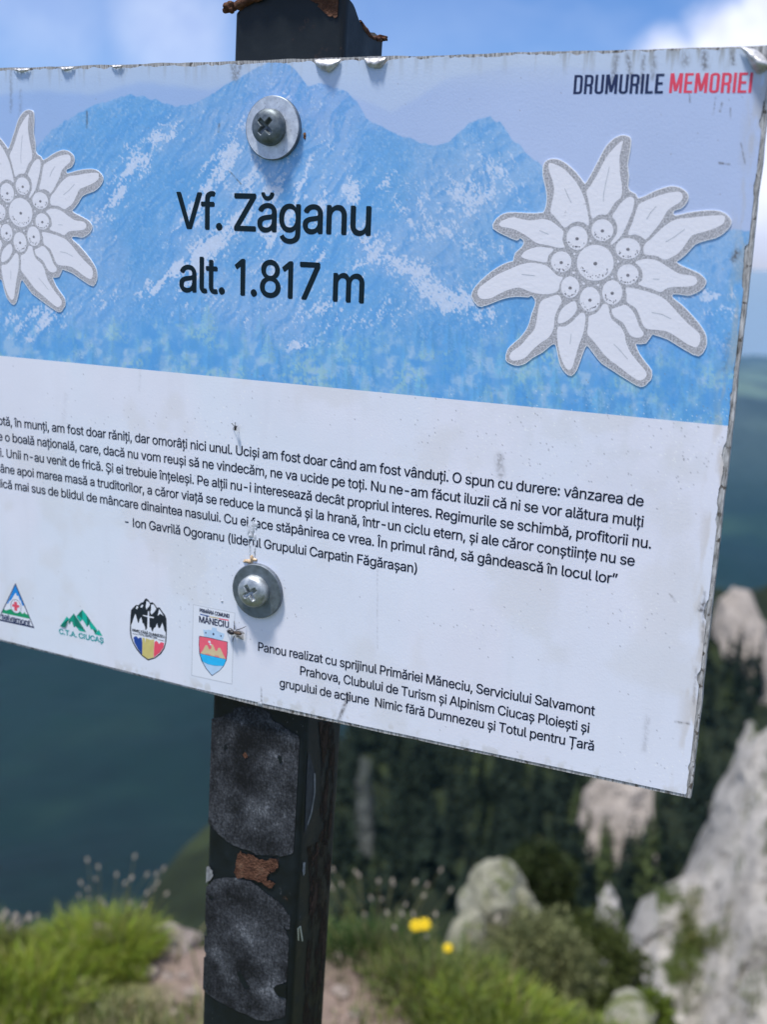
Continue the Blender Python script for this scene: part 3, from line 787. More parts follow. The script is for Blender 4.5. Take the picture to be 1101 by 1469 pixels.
#        x    y    rx  ry  angle strength   pale scree and rock in the print
WH = [(232, 195, 34, 16, -35, .55), (196, 235, 30, 22, -60, .62), (165, 280, 40, 18, -70, .6), (142, 310, 26, 16, -50, .45), (120, 330, 26, 26, 0, .35),
      (345, 185, 26, 12, -60, .35), (318, 235, 52, 18, -62, .62), (285, 290, 50, 14, -60, .6), (255, 320, 36, 12, -50, .45), (365, 245, 55, 14, -70, .5),
      (330, 330, 46, 20, -45, .75), (290, 365, 50, 15, -48, 1.0), (252, 393, 44, 9, -38, .9), (215, 412, 36, 6, -30, .5),
      (400, 270, 46, 14, -65, .55), (395, 330, 46, 20, -60, .55), (380, 380, 30, 26, -60, .42), (436, 260, 40, 10, -72, .6), (462, 285, 28, 12, -75, .65), (505, 270, 32, 11, -80, .65), (548, 262, 34, 8, -60, .55), (480, 215, 40, 14, 40, .3), (410, 150, 40, 22, 60, .18), (470, 150, 46, 26, 45, .18),
      (530, 345, 40, 16, 38, .65), (555, 372, 36, 18, 30, .7), (590, 385, 50, 16, 22, .7), (640, 425, 62, 20, 28, .72), (690, 450, 40, 18, 10, .5), (520, 385, 24, 12, -40, .5), (455, 365, 26, 8, -55, .5), (600, 300, 60, 34, 20, .38), (680, 280, 70, 44, -35, .42), (720, 240, 40, 30, 50, .4), (640, 330, 70, 24, 15, .4), (700, 360, 60, 22, 15, .3),
      (545, 455, 70, 24, -20, .38), (460, 450, 60, 26, -15, .36), (400, 440, 70, 24, -25, .34), (300, 440, 60, 20, 0, .3), (440, 492, 32, 8, -10, .7), (330, 460, 40, 16, 0, .3),
      (60, 455, 40, 20, 0, .5), (20, 470, 40, 20, 0, .5), (48, 480, 14, 18, 0, .5), (140, 430, 30, 14, -30, .35),
      (1010, 424, 46, 7, -6, .55), (1030, 445, 24, 8, 0, .4), (1000, 540, 30, 8, 0, .3), (1040, 480, 10, 40, 0, .2), (-60, 300, 40, 60, 0, .4), (-120, 380, 60, 30, -30, .5)]
DK = [(180, 175, 60, 24, -10, .8), (110, 215, 36, 26, -30, .9), (268, 195, 28, 40, -10, .7), (255, 265, 26, 46, 20, .8), (205, 330, 40, 34, -40, .8), (230, 370, 36, 22, -40, .9), (300, 225, 14, 40, 25, .4), (545, 215, 34, 20, 30, .5),
      (690, 190, 30, 18, 30, .8), (470, 360, 16, 26, 10, .8), (540, 290, 20, 22, 10, .5), (750, 300, 26, 46, 10, .6), (660, 500, 70, 40, 0, .5), (200, 450, 60, 50, 0, .7), (980, 470, 60, 60, 0, .5), (700, 540, 60, 40, 0, .4), (740, 430, 30, 60, 0, .6), (60, 520, 60, 20, 0, .4)]
def gsum(lst, px, py):
    W = np.zeros_like(px)
    for x, y, rx, ry, a, s in lst:
        c, sn = math.cos(R(a)), math.sin(R(a)); dx, dy = px - x, py - y
        q = ((dx * c + dy * sn) / rx) ** 2 + ((-dx * sn + dy * c) / ry) ** 2
        W = np.maximum(W, s * np.exp(-q * 0.8)) if s < 0.01 else np.maximum(W, s * np.exp(-q * 0.8))
    return W
def picture(px, py, U, V):
    lp = lambda a, b, t: np.asarray(a, float) * (1 - t[..., None]) + np.asarray(b, float) * t[..., None]
    e = np.interp(px, RX, RY) + (fbm(px / 9, py * 0 + 2, 4, 71) - 0.5) * 7 + (fbm(px / 40, py * 0 + 9, 3, 72) - 0.5) * 8
    sky_ = lp((146, 173, 222), (166, 182, 222), sstep(px, 60, 900))
    sky_ = lp(sky_, (180, 194, 218), (1 - sstep(py, 80, 140)) * 0.5)
    hz = np.interp(px, HX, HY) + (fbm(px / 30, py * 0 + 1, 4, 73) - 0.5) * 6
    sky_ = lp(sky_, (184, 198, 222), (1 - sstep(py, hz - 5, hz + 7)) * 0.38)
    wx = px + (fbm(px / 40, py / 40, 4, 81) - 0.5) * 40; wy = py + (fbm(px / 40 + 7, py / 40, 4, 82) - 0.5) * 40
    base = lp((94, 155, 216), (122, 166, 220), sstep(fbm(wx / 70, wy / 90, 4, 83), 0.38, 0.62))
    base = lp(base, (126, 160, 217), np.exp(-((px - 440) / 120) ** 2 - ((py - 150) / 70) ** 2) * 0.8)
    base = lp(base, (136, 172, 218), sstep(px, 540, 680) * (1 - sstep(py, 330, 450)) * 0.6)
    base = lp(base, (80, 148, 215), gsum(DK, wx, wy) * 0.75)
    # crags: the relief of ribs and gullies running down the fall line, as the camera of the print saw it
    a1 = 0.82 * px + 0.57 * py; a2 = -0.57 * px + 0.82 * py
    b1 = 0.80 * px - 0.6 * py; b2 = 0.6 * px + 0.8 * py
    tt = sstep(px, 470, 640)
    rg = lambda x, y, o, sd_: sum((1 - np.abs(2 * vnoise(x * 2 ** k + 5 * k, y * 2 ** k, sd_ + k) - 1)) * 0.55 ** k for k in range(o))
    hl = rg(a1 / 30 + (wx - px) / 40, a2 / 70, 3, 131); hr = rg(b1 / 36 + (wx - px) / 40, b2 / 64, 3, 141)
    hh = hl * (1 - tt) + hr * tt
    gx = np.gradient(hh, axis=1); gy = np.gradient(hh, axis=0); shd = gx * 0.8 + gy * 0.5; shd = shd / (np.std(shd) * 1.6)
    fn = fbm(px / 2.2, py / 2.8, 3, 93)
    stk = fbm(a1 / 6, a2 / 17, 5, 91) * (1 - tt) + fbm(b1 / 7, b2 / 17, 5, 92) * tt
    ux = px + (fbm(px / 16, py / 16, 3, 84) - 0.5) * 26; uy = py + (fbm(px / 16 + 7, py / 16, 3, 85) - 0.5) * 26
    W = gsum(WH, ux, uy)
    mtn = lp(base, (74, 141, 211), np.clip(-shd, 0, 1) * 0.6)
    mtn = lp(mtn, (168, 192, 228), np.clip(shd, 0, 1.2) * (0.12 + 0.35 * W))
    w = sstep(W * 1.22 + (stk - 0.5) * 0.95 + (fn - 0.5) * 1.0 + shd * 0.08, 0.44, 0.74)
    mtn = lp(mtn, (198, 207, 235), np.clip(w, 0, 1) * 0.97)
    mtn = lp(mtn, (178, 196, 228), sstep(fn + (stk - 0.5) * 0.6, 0.58, 0.74) * 0.34)
    mtn = mtn * (0.955 + 0.09 * fbm(px / 2.2, py / 2.2, 2, 95))[..., None]
    # conifers along the foot of the picture, one by one from the back row to the front
    rc = np.random.default_rng(12); trees_ = []
    for q in range(760):
        x = rc.uniform(-330, 1070); lo_ = np.interp(x, [-300, 0, 60, 140, 240, 330, 420, 480, 560, 640, 700, 760, 860, 1100], [470, 465, 480, 465, 455, 465, 505, 495, 470, 495, 490, 465, 520, 510])
        trees_.append((lo_ + rc.uniform(0, 1) ** 0.8 * (640 - lo_), x))
    trees_.sort()
    under = lp((90, 154, 216), (150, 184, 222), sstep(fbm(px / 14, py / 14, 4, 99), 0.4, 0.65))
    yt = np.interp(px, [-300, 0, 60, 140, 240, 330, 420, 480, 560, 640, 700, 760, 860, 1100], [460, 455, 470, 455, 445, 455, 495, 485, 460, 485, 480, 455, 510, 500])
    mtn = lp(mtn, under, sstep(py + (fbm(px / 9, py / 9, 3, 96) - 0.5) * 50, yt, yt + 40) * 0.8)
    cols_ = [(78, 146, 213), (92, 158, 214), (108, 168, 208), (134, 180, 203), (148, 188, 206), (120, 172, 216)]
    for by, x in trees_:
        h_ = rc.uniform(16, 58) * np.interp(by, [450, 640], [0.7, 1.15]); w_ = h_ * rc.uniform(0.22, 0.36); c_ = cols_[min(5, int(abs(rc.normal()) * 2.4))]; sk = rc.uniform(-0.04, 0.04); aq = rc.uniform(0.35, 1.0)
        sel = np.nonzero((np.abs(px - x) < w_ * 1.4) & (py > by - h_ - 3) & (py < by + 3)); a, b = px[sel], py[sel]
        f = (b - (by - h_)) / h_; tooth = ((b - by) / (h_ * 0.11) + (a > x) * 0.4) % 1.0
        half = w_ * np.clip(f, 0, 1) ** 0.9 * (0.62 + 0.42 * tooth) * (0.7 + 0.6 * fn[sel]) + 0.6
        al = sstep(half - np.abs(a - x - sk * (by - b)), -0.5, 1.2) * (f > 0) * (0.24 + 0.42 * (fn[sel] > 0.47)) * aq * sstep(by + 2 - b, 0, 6)
        lit = 1.06 - 0.12 * (a > x)
        mtn[sel] = mtn[sel] * (1 - al[:, None]) + np.asarray(c_, float)[None] * lit[:, None] * al[:, None]
    mtn = lp(mtn, (186, 200, 230), np.clip(gsum(WH, px, py) - 0.35, 0, 1) * sstep(fn, 0.48, 0.56) * (py > 440) * 0.6)
    gcl = sstep(fbm(px / 34, py / 30, 4, 151), 0.50, 0.66) * sstep(py, yt, yt + 30)
    mtn = lp(mtn, (150, 188, 200), gcl * sstep(fbm(px / 3.4, py / 4.2, 4, 152), 0.44, 0.58) * 0.62)
    mtn = lp(mtn, (72, 143, 214), sstep(fbm(px / 30 + 40, py / 26, 4, 153), 0.52, 0.68) * sstep(py, yt, yt + 30) * 0.6)
    mtn = lp(mtn, (134, 170, 216), 0.20 - 0.12 * sstep(py, 430, 520))
    C = lp(sky_, mtn, sstep(py, e - 1.2, e + 1.8))
    return dirt(C, px, py, U, V)
SCR = [(886, 82, 880, 116, 5, .35), (902, 80, 905, 108, 5, .4), (925, 82, 921, 120, 4, .35), (940, 84, 938, 112, 5, .3), (1012, 78, 1012, 96, 6, .5), (1052, 76, 1054, 92, 4, .5), (985, 82, 984, 90, 8, .3),
       (1037, 148, 1034, 160, 1.5, .5), (1064, 205, 1070, 235, 1.2, .45), (125, 160, 125, 183, 1.6, .5), (330, 246, 346, 264, 1.2, .5), (315, 178, 314, 190, 1.5, .45), (335, 92, 338, 112, 6, .35), (345, 96, 343, 104, 4, .4), (16, 100, 16, 160, 3, .2), (30, 130, 28, 190, 3, .14),
       (1033, 234, 1048, 236, 1.6, .7), (990, 135, 991, 147, 1.2, .5), (1028, 140, 1024, 165, 1, .4), (1049, 155, 1049, 170, 1, .4), (717, 656, 719, 680, 7, .28), (480, 1050, 500, 1000, 3.2, .35), (501, 994, 486, 1034, 2.4, .45), (970, 1035, 990, 1038, 1.6, .5), (1012, 850, 1009, 920, 3, .25), (1000, 960, 996, 1010, 2.5, .2), (930, 1030, 925, 1075, 5, .12),
       (542, 800, 542, 930, 1.0, .15), (375, 986, 376, 1010, 1.2, .5), (1046, 480, 1040, 530, 6, .18), (1058, 362, 1054, 372, 6, .6), (1010, 868, 1007, 874, 5, .75), (962, 852, 970, 862, 2, .3), (203, 500, 200, 560, 2, .06), (95, 565, 90, 620, 4, .05)]
PLAT = [(720, 640, 170, 60, .7), (960, 650, 80, 60, .9), (905, 880, 50, 30, .9), (690, 900, 60, 30, .7), (960, 1100, 60, 40, .8), (310, 620, 70, 50, .8), (300, 830, 60, 60, .9), (360, 860, 60, 40, .5), (820, 600, 160, 30, .6), (1000, 600, 60, 30, .8), (150, 600, 120, 30, .25)]
def dirt(C, px, py, U, V):
    lp = lambda a, b, t: np.asarray(a, float) * (1 - t[..., None]) + np.asarray(b, float) * t[..., None]
    # grime hanging from the top edge
    top = np.clip((V - V0) / 0.012, 0, 1)
    gm = (1 - top) * sstep(fbm(U * 420, V * 45, 5, 111), 0.50, 0.72) * np.interp(px, [-300, 0, 300, 700, 860, 1100], [.35, .35, .3, .25, .8, .9])
    C = lp(C, (118, 116, 112), gm * 0.75)
    rt_ = np.clip((0.1655 - U) / 0.010, 0, 1)
    C = lp(C, (170, 160, 152), (1 - rt_) * sstep(fbm(U * 300, V * 60, 4, 112), 0.42, 0.65) * 0.55)
    for x0, y0, x1, y1, w, s in SCR:
        dx, dy = x1 - x0, y1 - y0; L = dx * dx + dy * dy
        f = np.clip(((px - x0) * dx + (py - y0) * dy) / L, 0, 1)
        d = np.hypot(px - x0 - f * dx, py - y0 - f * dy)
        C = lp(C, (78, 76, 80), s * np.exp(-(d / w) ** 2 * 1.6) * (0.35 + 0.9 * sstep(fbm(px / 2.2, py / 3, 2, 113), 0.35, 0.6)))
    den_ = np.zeros_like(px)
    for x, y, rx, ry, s in PLAT: den_ = np.maximum(den_, s * np.exp(-((px - x) / rx) ** 2 - ((py - y) / ry) ** 2))
    sp = rng.uniform(size=px.shape)
    C = lp(C, (120, 122, 136), (sp < den_ * 0.014 + 0.0005) * rng.uniform(0.15, 0.75, px.shape))
    C = lp(C, (232, 234, 242), ((sp > 1 - den_ * 0.03) & (py > 560)) * rng.uniform(0.2, 0.7, px.shape))
    return C
def lower(px, py, U, V):
    lp = lambda a, b, t: np.asarray(a, float) * (1 - t[..., None]) + np.asarray(b, float) * t[..., None]
    C = lp((203, 211, 231), (207, 212, 233), sstep(px, 0, 800))
    C = lp(C, (211, 212, 232), sstep(fbm(U * 22, V * 14, 4, 121), 0.4, 0.7) * 0.6)
    C = lp(C, (193, 197, 214), sstep(fbm(U * 120, V * 16, 4, 122), 0.6, 0.8) * 0.12)
    C = lp(C, (196, 200, 214), sstep(px, 560, 1000) * (1 - sstep(py, 590, 720)) * sstep(fbm(U * 90, V * 90, 4, 123), 0.4, 0.65) * 0.8)
    C = lp(C, (196, 197, 207), sstep(fbm(U * 34 + 5, V * 34, 5, 125), 0.54, 0.74) * 0.35)
    b = np.clip((FV1 - V) / 0.006, 0, 1)
    C = lp(C, (176, 176, 180), (1 - b) * sstep(fbm(U * 240, V * 200, 4, 124), 0.55, 0.7) * 0.5)
    return dirt(C, px, py, U, V)
VB = 0.0011
cells(np.linspace(FU0, FU1, 960), np.linspace(FV0, VB, 330), 0.0003, 'mountain_print', picture, frayed)
def bowed(U, V):
    e = np.clip((V - VB) / (FV1 - VB), 0, 1) ** 6
    lo = np.interp(U, [U0, -0.25, -0.108, -0.004, 0.164], [V1 - 0.0048, 0.1748, 0.1780, 0.1778, 0.1758])
    V2 = V + e * (lo - FV1)
    e2 = np.clip((FU1 - U) / 0.004, 0, 1); U2 = U - (1 - e2) * np.clip(fbm(V * 70, V * 0 + 2, 5, 62) - 0.60, 0, 1) * 0.010
    return U2, V2
cells(np.linspace(FU0, FU1, 760), np.linspace(VB, FV1, 300), 0.0003, 'white_print', lower, bowed)

# --- lettering
try:
    FONT = bpy.data.fonts.load(bpy.utils.system_resource('DATAFILES', path='fonts') + '/Inter.woff2')      # the sans that ships with Blender
except Exception:
    FONT = None
def raw_text(body, spacing):
    cu = bpy.data.curves.new('lettering', 'FONT'); cu.body = body; cu.resolution_u = 4; cu.space_character = spacing; cu.font = FONT or cu.font; cu.fill_mode = 'NONE'
    o = bpy.data.objects.new('lettering', cu); COL.objects.link(o); bpy.context.view_layer.update()
    ev = o.evaluated_get(bpy.context.evaluated_depsgraph_get()); me = ev.to_mesh()
    pts = [tuple(x.co[:2]) for x in me.vertices]; nxt = {}
    for e in me.edges: a, b = e.vertices; nxt.setdefault(a, []).append(b); nxt.setdefault(b, []).append(a)
    ev.to_mesh_clear(); bpy.data.objects.remove(o); bpy.data.curves.remove(cu)
    seen = set(); loops = []
    for a in range(len(pts)):
        if a in seen or a not in nxt: continue
        lp_ = [a]; seen.add(a); cur = a
        while True:
            c = [b for b in sorted(nxt[cur], key=lambda q: (abs(q - cur) != 1, q)) if b not in seen]
            if not c: break
            cur = c[0]; seen.add(cur); lp_.append(cur)
        P = np.array([pts[k] for k in lp_]); keep = np.hypot(*(P - np.roll(P, 1, 0)).T) > 1e-6; P = P[keep]
        if len(P) > 2: loops.append(P if lp_[0] < lp_[1] else P[::-1])
    # one clean skin over all outlines: triangulate, keep what the outlines wind round
    if not loops: return np.zeros((0, 2)), []
    A = np.concatenate(loops); E = []; n = 0
    for p in loops: E += [(n + k, n + (k + 1) % len(p)) for k in range(len(p))]; n += len(p)
    vo, _, fo, _, _, _ = delaunay_2d_cdt([Vector(p) for p in A], E, [], 0, 1e-6)
    vo = np.array([tuple(v) for v in vo]); fo = np.array([f for f in fo if len(f) == 3])
    C = vo[fo].mean(1); wind = np.zeros(len(C), int)
    for p in loops:
        lo, hi = p.min(0), p.max(0); m = np.nonzero((C[:, 0] > lo[0]) & (C[:, 0] < hi[0]) & (C[:, 1] > lo[1]) & (C[:, 1] < hi[1]))[0]
        if not len(m): continue
        q = np.roll(p, -1, 0); x = C[m, 0][:, None]; y = C[m, 1][:, None]
        cr_ = (q[:, 0] - p[:, 0]) * (y - p[:, 1]) - (x - p[:, 0]) * (q[:, 1] - p[:, 1])
        wind[m] += np.sum((p[:, 1] <= y) & (q[:, 1] > y) & (cr_ > 0), 1) - np.sum((p[:, 1] > y) & (q[:, 1] <= y) & (cr_ < 0), 1)
    fo = fo[wind != 0]; a, b, c = vo[fo[:, 0]], vo[fo[:, 1]], vo[fo[:, 2]]
    flip = (b[:, 0] - a[:, 0]) * (c[:, 1] - a[:, 1]) - (b[:, 1] - a[:, 1]) * (c[:, 0] - a[:, 0]) < 0
    fo[flip] = fo[flip][:, ::-1]
    return vo, [tuple(f) for f in fo]
_bar = []
def advance(body, spacing):
    if not _bar: _bar.append(raw_text('|', 1.0)[0][:, 0].max())
    return raw_text(body + '|', spacing)[0][:, 0].max() - _bar[0]
PLAIN = {'I': (0.27, [[(.09, 0), (.18, 0), (.18, .727), (.09, .727)]]),          # capitals without slabs, a one without a foot
         'Î': (0.27, [[(.09, 0), (.18, 0), (.18, .727), (.09, .727)], [(-.01, .80), (.07, .80), (.135, .86), (.135, .93)], [(.135, .86), (.20, .80), (.28, .80), (.135, .93)]]),
         '1': (0.39, [[(.27, 0), (.27, .727), (.195, .727), (.02, .60), (.065, .53), (.18, .61), (.18, 0)]])}
def text_geo(body, weight=0.0, spacing=1.0):
    if FONT is None: return raw_text(body, spacing)
    gs = CAPH / 0.727
    spacing *= 0.95; x = 0.0; V = []; F = []; n = 0; run = ''
    def flush(x, n, run):
        if not run: return x, n
        if run.strip():
            v, f = raw_text(run, spacing); v = v + [x, 0]; V.append(v); F.extend(tuple(i + n for i in p) for p in f); n += len(v)
        return x + advance(run, spacing), n
    for ch_ in body:
        if ch_ not in PLAIN: run += ch_; continue
        x, n = flush(x, n, run); run = ''
        w_, polys = PLAIN[ch_]
        for p in polys:
            p = np.array(p, float) * gs + [x, 0]; V.append(p); F.extend(tuple(i + n for i in t) for t in tess(p)); n += len(p)
        x += w_ * gs * (0.5 + 0.5 * spacing)
    x, n = flush(x, n, run)
    return np.concatenate(V), F
CAPH = float(raw_text('H', 1.0)[0][:, 1].max())
def put_text(mb, body, p0, p1, cap, off=0.0006, mi=0, weight=0.011, spacing=1.0):
    """body set between two photo points on its baseline (ink start, ink end), cap height in metres"""
    v, f = text_geo(body, weight, spacing)
    a, b = pl(*map(np.float64, p0)), pl(*map(np.float64, p1))
    x0, x1 = v[:, 0].min(), v[:, 0].max()
    t = (v[:, 0] - x0) / (x1 - x0)
    uv = a[None] * (1 - t)[:, None] + b[None] * t[:, None]
    sy = cap / CAPH
    root_ = list(range(len(v)))                  # separate outlines that cross (stem and bowl) must not share one plane
    def find(i):
        while root_[i] != i: root_[i] = root_[root_[i]]; i = root_[i]
        return i
    for p in f:
        for i in p[1:]: root_[find(i)] = find(p[0])
    ids = {}; isl = np.array([ids.setdefault(find(i), len(ids)) % 7 for i in range(len(v))])
    for q, (dx, dz) in enumerate(((0, 0), (-1, 0.4), (1, -0.4), (0, 0.8), (0, -0.8))):      # heavier weight: the same letters laid again, a hair apart
        P = np.stack([uv[:, 0] + dx * weight * sy, np.full(len(v), -lay(off)) - 0.000012 * q - 0.0000016 * isl, SIGN_Z - uv[:, 1] + (v[:, 1] + dz * weight) * sy], -1)
        mb.add(P, f, mi)
mb = MB()
put_text(mb, 'Vf. Zăganu', (254.2, 327.1), (531.3, 337.7), 0.0178, weight=0.012)
put_text(mb, 'alt. 1.817 m', (258.6, 417.5), (521.6, 434.5), 0.0178, weight=0.012)
part(mb, 'title_lettering', M_INK2, panel)
mb = MB(); Q = 0.00505
put_text(mb, 'ptă, în munți, am fost doar răniți, dar omorâți nici unul. Uciși am fost doar când am fost vânduți. O spun cu durere: vânzarea de', (-2.5, 608.9), (923.7, 726.4), Q)
put_text(mb, 'e o boală națională, care, dacă nu vom reuși să ne vindecăm, ne va ucide pe toți. Nu ne-am făcut iluzii că ni se vor alătura mulți', (-2.5, 631.4), (923.4, 755.9), Q)
put_text(mb, 'i. Unii n-au venit de frică. Și ei trebuie înțeleși. Pe alții nu-i interesează decât propriul interes. Regimurile se schimbă, profitorii nu.', (0.7, 654.8), (934.6, 786.9), Q)
put_text(mb, 'âne apoi marea masă a truditorilor, a căror viață se reduce la muncă și la hrană, într-un ciclu etern, și ale căror conștiințe nu se', (0.7, 677.4), (910.9, 811.8), Q)
put_text(mb, 'dică mai sus de blidul de mâncare dinaintea nasului. Cu ei face stăpânirea ce vrea. În primul rând, să gândească în locul lor”', (-5.5, 698.0), (885.9, 837.9), Q)
put_text(mb, '- Ion Gavrilă Ogoranu (liderul Grupului Carpatin Făgărașan)', (179.9, 753.7), (598.6, 822.1), Q)
part(mb, 'quote_lettering', M_INK, panel)
mb = MB(); Q = 0.0050
put_text(mb, 'Panou realizat cu sprijinul Primăriei Măneciu, Serviciului Salvamont', (370.9, 933.2), (853.8, 1026.3), Q)
put_text(mb, 'Prahova, Clubului de Turism și Alpinism Ciucaș Ploiești și', (431.2, 967.6), (845.8, 1050.8), Q)
put_text(mb, 'grupului de acțiune  Nimic fără Dumnezeu și Totul pentru Țară', (401.7, 985.0), (852.5, 1076.6), Q)
part(mb, 'credit_lettering', M_INK, panel)
mb = MB()
ch = abs(pl(np.float64(825.3), np.float64(107.7))[1] - pl(np.float64(823.2), np.float64(135.2))[1])
def arc(cx_, cy_, r_, a0, a1, n=6): t = np.radians(np.linspace(a0, a1, n)); return list(zip(cx_ + r_ * np.cos(t), cy_ + r_ * np.sin(t)))
SW, RR_ = 0.125, 0.11; hw = SW / 2
GLY = {'D': (0.40, [[(hw, hw), (hw, 1 - hw)] + arc(0.40 - hw - RR_, 1 - hw - RR_, RR_, 90, 0) + arc(0.40 - hw - RR_, hw + RR_, RR_, 0, -90) + [(hw, hw), (hw, 0.3)]]),
       'O': (0.40, [[(hw, 0.5)] + arc(hw + RR_, 1 - hw - RR_, RR_, 180, 90) + arc(0.40 - hw - RR_, 1 - hw - RR_, RR_, 90, 0) + arc(0.40 - hw - RR_, hw + RR_, RR_, 0, -90) + arc(hw + RR_, hw + RR_, RR_, -90, -180) + [(hw, 0.5), (hw, 0.6)]]),
       'U': (0.40, [[(hw, 1)] + arc(hw + RR_, hw + RR_, RR_, 180, 270) + arc(0.40 - hw - RR_, hw + RR_, RR_, -90, 0) + [(0.40 - hw, 1)]]),
       'R': (0.40, [[(hw, 0), (hw, 1 - hw)] + arc(0.40 - hw - RR_, 1 - hw - RR_, RR_, 90, 0) + arc(0.40 - hw - RR_, 0.46 + RR_, RR_, 0, -90) + [(hw + 0.02, 0.46)], [(0.27, 0.46), (0.315, 0.36), (0.315, 0.0)]]),
       'M': (0.53, [[(hw, 0), (hw, 1)], [(0.53 - hw, 0), (0.53 - hw, 1)], [(hw + 0.03, 1.0), (0.265, 0.10)], [(0.53 - hw - 0.03, 1.0), (0.265, 0.10)]]),
       'I': (SW, [[(hw, 0), (hw, 1)]]), 'L': (0.34, [[(hw, 1), (hw, hw), (0.34, hw)]]), 'E': (0.36, [[(0.36, 1 - hw), (hw, 1 - hw), (hw, hw), (0.36, hw)], [(hw, 0.51), (0.32, 0.51)]])}
def put_condensed(mb, word, p0, p1, cap, mi, off=0.0006):
    """narrow capitals drawn as strokes of even width"""
    x = 0; polys = []
    for ch_ in word:
        w_, strokes = GLY[ch_]
        for si, stq in enumerate(strokes):
            P = np.array(stq, float); P[:, 0] += x; n = len(P); L_ = []; R_ = []
            for k in range(n):
                d0 = P[k] - P[k - 1] if k else P[1] - P[0]; d1 = P[k + 1] - P[k] if k < n - 1 else d0
                d0 = d0 / np.hypot(*d0); d1 = d1 / np.hypot(*d1); m_ = np.array([-(d0 + d1)[1], (d0 + d1)[0]]); m_ /= np.hypot(*m_) + 1e-9
                q = hw / max(0.4, m_ @ np.array([-d0[1], d0[0]])); L_.append(P[k] + m_ * q); R_.append(P[k] - m_ * q)
            for k in range(n - 1): polys.append((np.array([L_[k], L_[k + 1], R_[k + 1], R_[k]]), len(polys)))
        x += w_ + 0.075
    x -= 0.075; a, b = pl(*map(np.float64, p0)), pl(*map(np.float64, p1))
    for q, si in polys:
        t = q[:, 0] / x; uv = a * (1 - t)[:, None] + b * t[:, None]; uv[:, 1] -= q[:, 1] * cap
        flat_uv(mb, uv, off + 0.000006 * si, mi)
put_condensed(mb, 'DRUMURILE', (823.2, 135.3), (951.9, 134.2), ch, 0)
put_condensed(mb, 'MEMORIEI', (960.6, 133.7), (1078.9, 133.4), ch, 1)
part(mb, 'heading_lettering', [M_NAVY, M_RED], panel)

# --- small emblems along the foot
def zz(pts, ox_, oy_, s): p = np.asarray(pts, float); return np.stack([ox_ + p[:, 0] / s, oy_ + p[:, 1] / s], -1)
# mountain rescue triangle
B = lambda p: zz(p, 0, 825, 18.35)
mb = MB(); navy = 0
flat_px(mb, B([(410, 205), (912, 1395), (-60, 1185)]), 0.0006, 0)
flat_px(mb, B([(410, 262), (868, 1345), (-10, 1150), (20, 1080)]), 0.0008, 1)
flat_px(mb, B([(410, 262), (640, 800), (590, 800), (545, 655), (520, 650), (490, 545), (445, 540), (430, 470), (405, 470), (300, 650), (250, 680), (225, 745), (185, 745), (250, 610)]), 0.0010, 2)
flat_px(mb, B([(105, 890), (160, 930), (205, 910), (270, 890), (310, 900), (350, 960), (420, 1000), (500, 980), (545, 950), (575, 1005), (615, 1010), (650, 965), (680, 1020), (735, 1030), (800, 1150), (60, 990)]), 0.0010, 3)
a = np.linspace(0, 6.283, 33)[:-1]
ring = lambda rx, ry, cx_, cy_: np.stack([cx_ + rx * np.cos(a) + 18 * np.sin(a) * 0, cy_ + ry * np.sin(a) + 0.22 * rx * np.cos(a)], -1)
flat_px(mb, B(ring(142, 180, 425, 820)), 0.0012, 0); flat_px(mb, B(ring(132, 170, 427, 822)), 0.0014, 1)
flat_px(mb, B([(375, 690), (455, 705), (458, 775), (515, 790), (515, 860), (460, 850), (460, 945), (385, 930), (385, 835), (328, 822), (326, 752), (380, 765)]), 0.0016, 4)
put_text(mb, 'salvamont', B([(48, 1140)])[0], B([(800, 1335)])[0], 0.0036, 0.0010, 0, 0.03)
part(mb, 'rescue_emblem', [M_NAVY, M_PAPER, inkm('emblem_blue', 22, 125, 210), inkm('emblem_green', 14, 140, 100), inkm('emblem_red', 205, 75, 100)], panel)
# green mountain club
B = lambda p: zz(p, 75, 865, 12.95)
G_ = [inkm('emerald_dark', 0, 112, 100), inkm('emerald_mid', 0, 138, 122), inkm('emerald_light', 6, 165, 150), inkm('teal_lettering', 8, 145, 155)]
mb = MB()
for pts, k in (([(148, 428), (272, 248), (318, 290), (300, 330)], 2), ([(148, 428), (300, 330), (310, 300), (250, 452)], 0), ([(150, 430), (270, 372), (250, 452)], 1), ([(318, 290), (355, 335), (325, 400), (305, 350)], 0),
               ([(318, 295), (403, 190), (412, 320), (440, 430), (405, 450), (370, 345), (340, 330)], 1), ([(403, 190), (520, 365), (632, 538), (560, 520), (440, 430), (412, 320)], 0), ([(450, 440), (560, 490), (632, 538), (505, 512)], 2),
               ([(450, 245), (560, 118), (562, 300), (520, 350)], 0), ([(450, 245), (490, 225), (555, 290), (520, 350)], 2), ([(560, 118), (640, 215), (660, 320), (650, 438), (600, 350), (562, 300)], 2), ([(640, 215), (716, 330), (690, 390), (650, 438), (650, 300)], 0),
               ([(716, 335), (840, 495), (800, 540), (750, 478), (720, 485), (690, 400)], 2), ([(765, 490), (840, 505), (800, 578)], 0), ([(800, 578), (868, 488), (935, 608)], 2)):
    flat_px(mb, B(pts), 0.0006 + 0.00005 * len(mb.v), k)
put_text(mb, 'C.T.A. CIUCAȘ', B([(132, 565)])[0], B([(955, 742)])[0], 0.0031, 0.0006, 3, 0.03)
part(mb, 'mountain_club_emblem', G_, panel)
